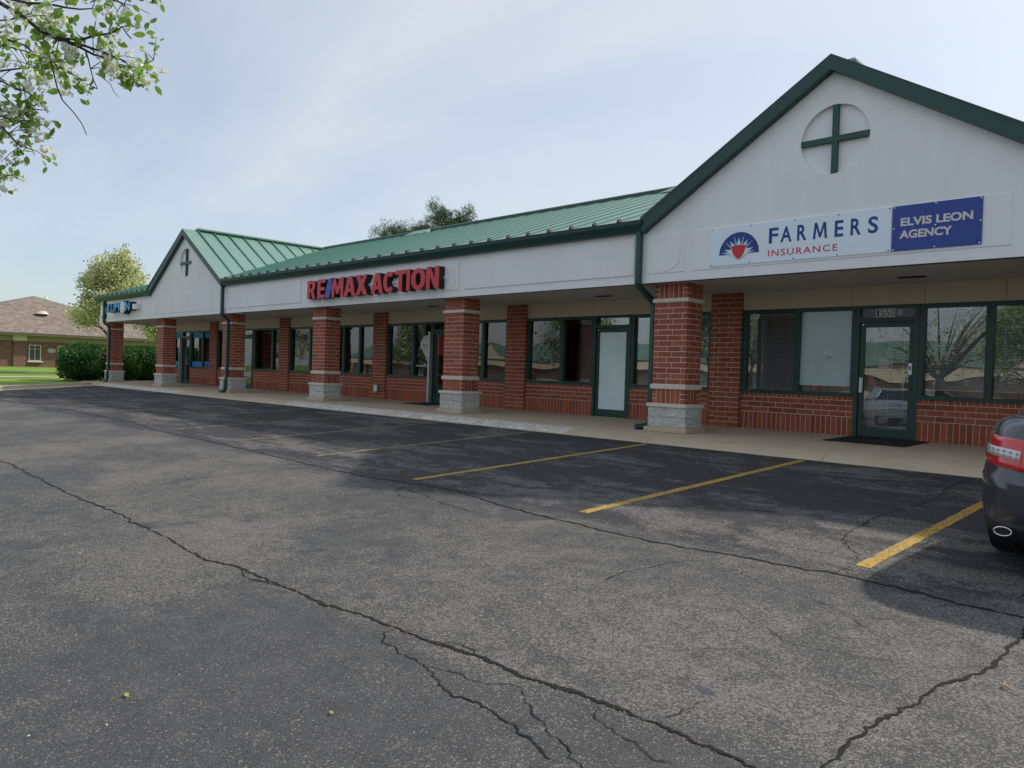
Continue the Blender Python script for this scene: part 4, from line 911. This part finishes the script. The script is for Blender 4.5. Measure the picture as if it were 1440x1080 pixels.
br([(-200, -40, D), (-40, -20, D - .3), (40, 2, D - .3), (90, 10, D - .3), (130, 12, D - .3)], .018, .004, 1.1)
br([(-20, -30, D), (60, -25, D), (130, -10, D), (165, 2, D), (174, 10, D)], .012, .003, 1.1)
br([(80, -40, D), (150, -30, D), (205, -8, D), (216, 2, D)], .01, .003, 1)
br([(-200, 60, D + .2), (-40, 90, D + .2), (0, 97, D + .2), (40, 98, D + .2), (75, 95, D + .2)], .014, .003, 1.1)
br([(-150, 150, D), (-30, 120, D), (0, 110, D), (25, 125, D), (45, 135, D)], .012, .003, 1.5)
br([(-150, 190, D), (-30, 150, D), (0, 155, D), (30, 160, D), (65, 155, D)], .010, .003, 1.5)
br([(-150, 190, D), (-30, 175, D), (0, 178, D), (25, 200, D), (38, 208, D)], .010, .003, 1.6)
br([(-120, 180, D), (-20, 160, D), (20, 168, D), (45, 170, D), (52, 178, D)], .006, .003, 1.3)
br([(-150, 300, D), (-30, 262, D), (0, 250, D), (8, 248, D)], .010, .003, 1.1)
br([(-150, 80, D - .4), (-20, 60, D - .4), (30, 75, D - .4), (55, 80, D - .4)], .01, .003, 1.4)
br([(-150, 20, D + .4), (-20, 30, D + .4), (40, 20, D + .4), (75, 35, D + .4)], .01, .003, 1.4)
# the rest of the crown, out of frame
for k in range(22):
    a = R_.uniform(0, 6.28); e = Vector((math.cos(a) * 1.8 - .3, math.sin(a) * 1.8 - .6, R_.uniform(2.6, 5.2))); s = Vector((.1, .2, 2.0)); lm.tube([s, s.lerp(e, .5) + Vector((0, 0, .2)), e], [.05, .03, .01], 5)
    for _ in range(26):
        c = s.lerp(e, R_.uniform(.5, 1)) + Vector([R_.gauss(0, .3) for _ in range(3)])
        for _ in range(4): P.append(tuple(c + Vector([R_.gauss(0, .06) for _ in range(3)])))
        if R_.random() < .6: B.append(tuple(c))
lm.tube([(.1, .2, 2.05), tuple((Vector((.1, .2, 2.05)) + W(-300, -110, D)) / 2 + Vector((0, 0, .2))), tuple(W(-300, -110, D))], [.09, .06, .03], 8)
lm.build('limbs', BARK, pr)
tag(leaves('crown', P, .066, PEARLEAF, pr, 3, asp=.62, up=.35, hexa=True), kind='stuff')
# blossom: clusters of five petalled flowers
PB = []
for c in B:
    for _ in range(R_.randint(6, 11)):
        q = Vector(c) + Vector([R_.gauss(0, .030) for _ in range(3)])
        for _ in range(5): PB.append(tuple(q))
tag(leaves('blossom', PB, .026, BLOSSOM, pr, 9, asp=.95, fold=.4), kind='stuff')

# ------------------------------------------------------------------ neighbouring brick house
hs = empty('brick_house', (-62, 6.7, .15)); tag(hs, 'low brown brick house with a hipped shingle roof across the lawn', 'house'); HO = (62, -6.7, -.15)
HB = bpy.data.materials.new('brown_brick'); HB.use_nodes = True; t = HB.node_tree; b = t.nodes['Principled BSDF']
g = t.nodes.new('ShaderNodeNewGeometry'); s = t.nodes.new('ShaderNodeSeparateXYZ'); t.links.new(g.outputs['Position'], s.inputs[0]); ad = t.nodes.new('ShaderNodeMath'); ad.operation = 'ADD'; t.links.new(s.outputs[0], ad.inputs[0]); t.links.new(s.outputs[1], ad.inputs[1])
cb = t.nodes.new('ShaderNodeCombineXYZ'); t.links.new(ad.outputs[0], cb.inputs[0]); t.links.new(s.outputs[2], cb.inputs[1])
bt = t.nodes.new('ShaderNodeTexBrick'); bt.inputs['Color1'].default_value = (.19, .06, .04, 1); bt.inputs['Color2'].default_value = (.10, .035, .028, 1); bt.inputs['Mortar'].default_value = (.33, .26, .21, 1); bt.inputs['Scale'].default_value = 1; bt.inputs['Brick Width'].default_value = .30; bt.inputs['Row Height'].default_value = .10; bt.inputs['Mortar Size'].default_value = .011
t.links.new(cb.outputs[0], bt.inputs['Vector']); t.links.new(bt.outputs[0], b.inputs['Base Color']); b.inputs['Roughness'].default_value = .9
SH = bpy.data.materials.new('asphalt_shingle'); SH.use_nodes = True; t = SH.node_tree; b = t.nodes['Principled BSDF']
g = t.nodes.new('ShaderNodeNewGeometry'); mp_ = t.nodes.new('ShaderNodeMapping'); mp_.inputs['Scale'].default_value = (1, 1, 2.9); t.links.new(g.outputs['Position'], mp_.inputs[0]); vo = t.nodes.new('ShaderNodeTexVoronoi'); vo.inputs['Scale'].default_value = 3.6; t.links.new(mp_.outputs[0], vo.inputs['Vector'])
bw = t.nodes.new('ShaderNodeSeparateColor'); t.links.new(vo.outputs['Color'], bw.inputs[0]); rp = t.nodes.new('ShaderNodeMix'); rp.data_type = 'RGBA'; rp.inputs[6].default_value = (.14, .11, .09, 1); rp.inputs[7].default_value = (.27, .22, .18, 1); t.links.new(bw.outputs[0], rp.inputs[0]); t.links.new(rp.outputs[2], b.inputs['Base Color']); b.inputs['Roughness'].default_value = .95
BEIGE = mat('beige_trim', (.30, .26, .22), .8); HTR = mat('house_trim_cream', (.60, .54, .43), .8)
MB().box(-95, -62, -2.6, 16.2, .05, 2.3).build('wall', HB, hs, loc=HO)
MB().box(-94.9, -61.99, -2.7, 16.3, 2.3, 2.78).build('frieze', BEIGE, hs, loc=HO)
for y in (3.05, -1.6):
    q = MB().box(-62, -61.86, y, y + .85, .05, 2.3).build('pilaster', HB, hs, loc=HO); MB().box(-62, -61.82, y - .05, y + .9, 2.301, 2.76).build('pilaster_cap', HTR, q)
rz = 2.86; px_, pz_ = -72, 6.6
MB().poly([(-61.2, -3.5, rz), (-61.2, 17.1, rz), (px_, 6.75, pz_)]).poly([(-61.2, 17.1, rz), (-96, 17.1, rz), (-88, 6.75, pz_), (px_, 6.75, pz_)]).poly([(-96, -3.5, rz), (-61.2, -3.5, rz), (px_, 6.75, pz_), (-88, 6.75, pz_)]).poly([(-96, 17.1, rz), (-96, -3.5, rz), (-88, 6.75, pz_)]).build('roof', SH, hs, loc=HO)
MB().box(-96, -61.2, -3.5, 17.1, 2.74, 2.855).build('eave_board', HTR, hs, loc=HO)
MB().box(-61.2, -61.08, -3.5, 17.1, 2.80, 2.92).build('gutter', mat('brown_gutter', (.10, .07, .055), .5), hs, loc=HO)
MB().box(-62.2, -61.3, -3.4, 17, 2.72, 2.745).build('soffit', BEIGE, hs, loc=HO)
for y, z0, z1, yw in ((4.12, .72, 2.02, .84), (-.6, .72, 2.02, .84), (9.6, .72, 2.02, 1.2), (12.4, .72, 2.02, 1.2)):
    wf = MB(); x = -61.94
    wf.box(-62, x, y, y + .06, z0, z1).box(-62, x, y + yw - .06, y + yw, z0, z1).box(-62, x, y + .06, y + yw - .06, z0, z0 + .06).box(-62, x, y + .06, y + yw - .06, z1 - .06, z1).box(-61.99, x - .01, y + yw / 2 - .02, y + yw / 2 + .02, z0 + .06, z1 - .06)
    wf.box(-61.99, x - .015, y + .06, y + yw - .06, z0 + .95, z0 + .97)
    o = wf.build('window', HTR, hs, loc=HO); MB().box(-61.995, -61.975, y + .06, y + yw - .06, z0 + .06, z1 - .06).build('pane', mat('dark_pane', (.05, .065, .06), .15) if 'dark_pane' not in MATS else MATS['dark_pane'], o)
    MB().box(-62, -61.84, y - .14, y + yw + .14, z0 - .09, z0 - .002).build('sill', HTR, o)
df = MB().box(-62, -61.93, 6.15, 6.23, .1, 2.02).box(-62, -61.93, 7.5, 7.58, .1, 2.02).box(-62, -61.93, 6.23, 7.5, 1.95, 2.02).build('door_frame', HTR, hs, loc=HO)
MB().box(-61.99, -61.96, 6.23, 7.5, .1, 1.95).build('door', MATS['dark_pane'], hs, loc=HO)
MB().box(-61.96, -61.93, 5.42, 6.0, 1.50, 1.70).box(-61.96, -61.94, 5.5, 5.92, 1.42, 1.5).box(-61.96, -61.94, 5.5, 5.92, 1.70, 1.78).build('plaque', mat('plaque_grey', (.40, .38, .36), .6), hs, loc=HO)
MB().tube([(-66.2, 6.0, 4.7), (-66.2, 6.0, 4.95)], [.55, .3], 12).build('roof_vent', HTR, hs, loc=HO)
for x, y in ((-74, 8.2), (-76, 10.3), (-77, 11.2)): MB().tube([(x, y, 5.2), (x, y, 6.85 - (y - 8) * .2)], .10, 8).build('vent_pipe', WHITE, hs, loc=HO)

# ------------------------------------------------------------------ cars
PAINT = mat('grey_car_paint', (.055, .062, .080), .28, metal=.55, coat=1); CARG = mat('car_glass', (.012, .014, .016), .05, spec=.8); PL = mat('black_plastic', (.012, .012, .012), .5)
TYRE = mat('tyre_rubber', (.018, .018, .018), .85); RIM = mat('alloy', (.55, .56, .58), .3, metal=.9); CHR = mat('chrome', (.8, .8, .82), .12, metal=1)
LRED = mat('lamp_red', (.62, .012, .02), .08, coat=1); LCLR = mat('lamp_clear', (.62, .60, .60), .12, coat=1)
SPAINT = mat('silver_car_paint', (.45, .50, .54), .25, metal=.6, coat=1)
def interp(x, pts): return float(np.interp(x, [p[0] for p in pts], [p[1] for p in pts]))
def car(root, paint, L=4.80, W=.91, suv=False):
    H0 = .25
    if suv: top = [(0, 1.02), (.3, 1.06), (1, 1.08), (3.2, 1.07), (3.6, 1.06), (4.2, .98), (4.6, .84), (L, .72)]
    else: top = [(0, 1.08), (.12, 1.125), (.5, 1.14), (1.1, 1.09), (1.6, .99), (3.3, .97), (3.7, .955), (4.2, .88), (4.6, .76), (L, .66)]
    prof = [(0, .16, .20), (.02, .06, .09), (.08, .03, .045), (.16, .015, .02), (.30, .0, .0), (.44, .0, .0), (.515, .002, .003), (.53, .008, .014), (.62, .016, .036), (.74, .028, .055), (.86, .05, .075), (.94, .085, .10), (.985, .13, .13), (1, .19, .17)]
    NT = 96
    def plan(t, inset, rear):     # outline point for parameter t (0..1), rear centre first, going to the left side
        a = 2 * math.pi * t - math.pi / 2; hl = (L - rear - .03) / 2; hw = W - inset; n = 6.0
        c, s = math.cos(a), math.sin(a); k = (abs(c) ** n + abs(s) ** n) ** (-1 / n)
        x = -c * k * hw; y = rear + hl + s * k * hl
        bow = .13 * (1 - min(1, abs(x) / hw) ** 2)      # bowed bumpers
        if s < 0: y += -bow * abs(s * k) ** 6 + .10 * abs(s * k) ** 6
        else: y += (bow - .10) * abs(s * k) ** 6
        wy = y / L; x *= 1 - .03 * max(0, (.18 - wy) / .18) ** 2 - .07 * max(0, (wy - .8) / .2) ** 2
        return x, y
    def surf(t, h, out=0):
        for (h0, i0, r0), (h1, i1, r1) in zip(prof[:-1], prof[1:]):
            if h0 <= h <= h1: f = (h - h0) / (h1 - h0); ins = i0 + (i1 - i0) * f; rear = r0 + (r1 - r0) * f; break
        x, y = plan(t, ins - out, rear - out); z = H0 + (interp(y, top) - H0) * h
        return Vector((x, y, z))
    V = []; F3 = []
    for h, i, r in prof:
        for k in range(NT): V.append(tuple(surf(k / NT, h)))
    nr = len(prof)
    for q in (.66, .33, 0.02):       # deck closes towards the centreline
        for k in range(NT):
            x, y, z = V[(nr - 1) * NT + k]; V.append((x * q, y, z + .022 * (1 - q * q)))
    for r in range(nr + 2):
        for k in range(NT): F3.append((r * NT + k, r * NT + (k + 1) % NT, (r + 1) * NT + (k + 1) % NT, (r + 1) * NT + k))
    F3.append(tuple(range(NT))[::-1]); F3.append(tuple((nr + 2) * NT + k for k in range(NT)))
    me = pymesh('body', V, F3, True); bm = bmesh.new(); bm.from_mesh(me); bmesh.ops.recalc_face_normals(bm, faces=bm.faces); bm.to_mesh(me); bm.free()
    body = link('body', me, paint, root); wr = .33 if not suv else .36; wy = (1.06, L - 1.0)
    for y in wy:       # wheel arches
        cyl = MB().tube([(-1.2, y, wr), (1.2, y, wr)], wr + .055, 32).build('cutter', PL)
        md = body.modifiers.new('b', 'BOOLEAN'); md.operation = 'DIFFERENCE'; md.object = cyl; md.solver = 'EXACT'
        dg = bpy.context.evaluated_depsgraph_get(); m2 = bpy.data.meshes.new_from_object(body.evaluated_get(dg)); body.modifiers.clear(); body.data = m2; bpy.data.objects.remove(cyl)
    body.data.polygons.foreach_set('use_smooth', [len(p.vertices) < 12 for p in body.data.polygons]); body.data.set_sharp_from_angle(angle=.6)
    ub_ = MB().box(-.62, .62, .5, L - .5, H0 + .03, .62).build('underbody', PL, root)
    for y in wy:
        for s in (-1, 1):
            wh = empty('wheel', (s * (W - .13), y, wr), parent=root); xs = s * .115
            MB().tube([(-.105, 0, 0), (-.09, 0, 0), (.09, 0, 0), (.105, 0, 0)], [wr - .03, wr, wr, wr - .03], 36).build('tyre', TYRE, wh, smooth=False)
            rm = MB().tube([(s * .10, 0, 0), (s * .109, 0, 0)], [wr * .66, wr * .64], 28)
            for k in range(10):
                a = k * math.pi / 5; rm.prism([(s * .112, math.cos(a - .07) * .05, math.sin(a - .07) * .05), (s * .112, math.cos(a + .07) * .05, math.sin(a + .07) * .05), (s * .112, math.cos(a + .09) * wr * .63, math.sin(a + .09) * wr * .63), (s * .112, math.cos(a - .09) * wr * .63, math.sin(a - .09) * wr * .63)], (s * .012, 0, 0))
            rm.build('rim', RIM, wh)
    # greenhouse
    if suv: bs, ts, rz_ = (.18, 3.75), (.55, 2.9), 1.66
    else: bs, ts, rz_ = (.72, 3.82), (1.42, 2.95), 1.46
    rows = [(0, 0), (.25, .22), (.55, .50), (.8, .74), (.92, .88), (.985, .96), (1, 1)]
    def gh(t, f, out=0):
        a = 2 * math.pi * t - math.pi / 2; c, s = math.cos(a), math.sin(a); n = 5.5; k = (abs(c) ** n + abs(s) ** n) ** (-1 / n)
        fi = f; y0 = bs[0] + (ts[0] - bs[0]) * fi; y1 = bs[1] + (ts[1] - bs[1]) * fi
        hw = (W - .09) * (1 - fi) + (W - .33) * fi + out; hl = (y1 - y0) / 2 + out; x = -c * k * hw; y = (y0 + y1) / 2 + s * k * hl
        y += (.10 if s > 0 else -.08) * (1 - (x / hw) ** 2) * abs(s * k) ** 5
        zt = rz_ - .03 * (abs(y - 2.1) / 1.2) ** 2; zb_ = interp(y, top) - .04
        z = zb_ + (zt - zb_) * f ** .92; return Vector((x, y, z + out))
    V = []; F3 = []
    for f in (0, .2, .4, .6, .75, .86): 
        for k in range(NT): V.append(tuple(gh(k / NT, f)))
    for r in range(5):
        for k in range(NT): F3.append((r * NT + k, r * NT + (k + 1) % NT, (r + 1) * NT + (k + 1) % NT, (r + 1) * NT + k))
    link('windows', pymesh('windows', V, F3, True), CARG, root)
    V = []; F3 = []; fs_ = (.85, .92, .97, 1)
    for f in fs_:
        for k in range(NT): V.append(tuple(gh(k / NT, f, .004)))
    for q in (.8, .5, .02):
        for k in range(NT): x, y, z = V[3 * NT + k]; cy_ = (ts[0] + ts[1]) / 2; V.append((x * q, cy_ + (y - cy_) * (.6 + .4 * q) if q > .1 else cy_ + (y - cy_) * .6, z + .035 * (1 - q * q)))
    for r in range(6):
        for k in range(NT): F3.append((r * NT + k, r * NT + (k + 1) % NT, (r + 1) * NT + (k + 1) % NT, (r + 1) * NT + k))
    link('roof', pymesh('roof', V, F3, True), paint, root)
    def strip(name, fn, t0, t1, f0, f1, m, out, nt=10, nf=5, par=root):
        V = []; F3 = []
        for i in range(nt + 1):
            for j in range(nf + 1):
                u, vv = i / nt, j / nf; V.append(tuple(fn(t0(vv) + (t1(vv) - t0(vv)) * u if callable(t0) else t0 + (t1 - t0) * u, f0 + (f1 - f0) * vv, out)))
        for i in range(nt):
            for j in range(nf): a = i * (nf + 1) + j; F3.append((a, a + 1, a + nf + 2, a + nf + 1))
        o = link(name, pymesh(name, V, F3, True), m, par); o.modifiers.new('s', 'SOLIDIFY').thickness = .012; return o
    # pillars (t: 0 rear centre, .25 left side middle, .5 front)
    for s in (0, 1):
        for t0, t1 in ((.095, .145), (.222, .235), (.245, .252) if suv else (.236, .242), (.335, .385)):
            a, b = (t0, t1) if s == 0 else (1 - t1, 1 - t0); strip('pillar', gh, a, b, 0, .9, paint if t1 - t0 > .02 else PL, .004)
    return body, surf, gh, strip, wr
cr_root = empty('parked_car', (7.63, -5.84, gz(-5.86) + .002)); cr_root.rotation_euler = (math.atan(.045), 0, 0)
tag(cr_root, 'dark grey sedan parked nose in at the right edge, rear left corner showing', 'car')
body, surf, gh, strip, wr = car(cr_root, PAINT)
for s in (0, 1):
    tt = (lambda a, b: (a, b)) if s == 0 else (lambda a, b: (1 - b, 1 - a))
    a, b = tt(.083, .150); lm_ = strip('tail_lamp', surf, a, b, .62, .86, LRED, .008, 14, 6)
    a, b = tt(.088, .130); strip('lens', surf, a, b, .70, .775, LCLR, .012, 10, 3, lm_)
    a, b = tt(.035, .081); l2 = strip('tail_lamp', surf, a, b, .62, .86, LRED, .008, 14, 6)
    a, b = tt(.037, .080); strip('lens', surf, a, b, .645, .74, LCLR, .012, 10, 3, l2)
    for r_ in range(2):
        for k in range(6):
            q = surf(tt(.090 + .0062 * k, 0)[0] if s == 0 else 1 - (.090 + .0062 * k), .720 + .034 * r_, .020); MB().tube([q, q + Vector((0, .004, 0))], .009, 8).build('lamp_dot', CHR, lm_)
gap = lambda t0, t1, f0, f1, nt=16, nf=8: strip('panel_gap', surf, t0, t1, f0, f1, PL, -.0085, nt, nf)
for a, b in ((.0805, .0825), (.9175, .9195)): gap(a, b, .62, .985, 1, 12)
gap(.03, .97 - .94 + .0801, .515, .525, 20, 1)
strip('bumper_lower', surf, -.14, .14, .02, .18, PL, .006, 30, 3)
for s in (-1, 1):
    c = Vector((s * .62, .062, .345))
    ring_ = [c + Vector((math.cos(a) * .055, 0, math.sin(a) * .031)) for a in np.linspace(0, 2 * math.pi, 25)]
    MB().tube(ring_, .0065, 6).build('exhaust_tip', CHR, cr_root, smooth=True)
    n = 24; MB().poly([c + Vector((math.cos(2 * math.pi * k / n) * .053, .006, math.sin(2 * math.pi * k / n) * .029)) for k in range(n)]).build('exhaust_pipe', PL, cr_root)
MB().box(-.16, .16, -.045, -.03, .74, .90).build('number_plate', WHITE, cr_root)
for s in (-1, 1):
    MB().tube([(s * .84, 3.15, 1.02), (s * 1.0, 3.1, 1.06)], [.05, .09], 10).build('wing_mirror', PAINT, cr_root, smooth=True)
    for y in (1.75, 2.75): MB().box(s * .905 - .012, s * .905 + .012, y, y + .2, .87, .90).build('door_handle', PAINT, cr_root, bevel=.005)
sv = empty('silver_suv', (-4.3, -17.4, gz(-17.4)), math.radians(-90)); tag(sv, 'silver estate car reflected in the glazed door', 'car')
car(sv, SPAINT, 4.7, .92, True)

# ------------------------------------------------------------------ what the windows reflect
ob = empty('opposite_building', (-10, -66, -.95)); tag(ob, 'tan and green roofed shops across the lot, seen reflected in the windows', 'building')
CREAM = mat('cream_stucco', (.62, .54, .40), .9)
MB().box(-110, 50, -10, 0, 2.7, 3.9).build('fascia', CREAM, ob); MB().box(-110, 50, -10, -2, 0, 2.7).build('wall', MORTAR, ob)
oc = MB()
for k in range(26): oc.box(-109.5 + 6.1 * k, -108.8 + 6.1 * k, -.6, -.1, 0, 2.7)
oc.build('column', HB, ob)
MB().poly([(-111, .3, 3.9), (51, .3, 3.9), (46, -6, 6.6), (-106, -6, 6.6)]).poly([(-111, -12, 3.9), (-106, -6, 6.6), (46, -6, 6.6), (51, -12, 3.9)]).build('roof', GREEN, ob)
for xc in (-69.3, -44.9, -20.5, 3.9, 28.3):
    MB().poly([(xc - 3.4, .05, 3.85), (xc + 3.4, .05, 3.85), (xc, .05, 6.3)]).build('gable_wall', CREAM, ob)
    MB().poly([(xc - 3.6, .2, 3.85), (xc, .2, 6.45), (xc, -6, 6.45)]).poly([(xc + 3.6, .2, 3.85), (xc, -6, 6.45), (xc, .2, 6.45)]).build('gable_roof', GREEN, ob)
BL = [('crown', LEAF, .55, .15), ('blossom', BLOSSOM, .5, .11)]
tree((.6, -24, gz(-24)), 6.2, 1.6, .13, 41, 'white blossoming pear tree reflected in the windows right of the door', BL, 'pear_tree', lvl=3, limbs=8, sigma=.3, per=16)
tree((-13, -23.5, gz(-24)), 6.0, 1.6, .13, 43, 'white blossoming pear tree reflected in the middle windows', BL, 'pear_tree', lvl=3, limbs=8, sigma=.3, per=16)
tree((-26, -24, gz(-24)), 6.6, 1.6, .14, 45, 'leafy pear tree reflected in the left windows', BL, 'pear_tree', lvl=3, limbs=8, sigma=.3, per=16)
pine((-21, -33, gz(-33)), 9.5, 3.0, 12, 'dark conifer reflected in the window with the balloon decal')

def copy_tree(o, parent=None):
    c = o.copy(); col.objects.link(c); c.parent = parent
    for ch in [q for q in bpy.data.objects if q.parent == o]: copy_tree(ch, c)
    return c
t0 = bpy.data.objects['pear_tree.004']
for x, y, r, lb in ((-40, -21, 1.2, 'leafy tree beyond the far left of the lot, nearer one'), (-52, -30, 2.2, 'leafy tree beyond the far left of the lot, middle one'), (-66, -24, 3.4, 'leafy tree beyond the far left of the lot, farthest one')):
    c = copy_tree(t0); c.location = (x, y, -1.0); c.rotation_euler.z = r; c['label'] = lb
p0 = bpy.data.objects['pine_tree.002']
c = copy_tree(p0); c.location = (-60, -40, -1.1); c['label'] = 'dark conifer standing beyond the far left of the lot'
# ------------------------------------------------------------------ litter on the lot
tag(pebbles('petal_litter', [(R_.uniform(-4, 7.4), -6.8 - 4.6 * R_.random() ** .8) for _ in range(170)] , .007, mat('white_fleck', (.7, .69, .64), .9), lot), kind='stuff')
for (x, y, s, lb) in ((4.55, -10.82, .030, 'small yellow green leaf lying lower left on the asphalt'), (5.39, -10.23, .020, 'tiny yellow leaf near the bottom edge of the asphalt')):
    lo = link('fallen_leaf', pymesh('fallen_leaf', [(-.6 * s, 0, 0), (0, -.4 * s, .2 * s), (s, 0, .05 * s), (0, .45 * s, .25 * s), (.2 * s, 0, .08 * s), (-.5 * s, .6 * s, .1 * s), (-.9 * s, .3 * s, .05 * s)], [(0, 1, 4, 3), (1, 2, 4), (2, 3, 4), (0, 3, 5, 6)]), mat('yellowing_leaf', (.42, .40, .06), .6) if 'yellowing_leaf' not in MATS else MATS['yellowing_leaf'], None, (x, y, gz(y) + .008)); tag(lo, lb, 'leaf')
tw = MB().tube([(7.46, -7.78, gz(-7.78) + .012), (7.49, -7.80, gz(-7.8) + .016), (7.545, -7.83, gz(-7.83) + .008)], [.006, .004, .002], 5).tube([(7.47, -7.785, gz(-7.78) + .014), (7.468, -7.76, gz(-7.76) + .02)], [.004, .008], 5).build('twig', mat('dry_twig', (.36, .25, .14), .8)); tag(tw, 'dry broken twig lying on the asphalt at the lower right', 'twig')
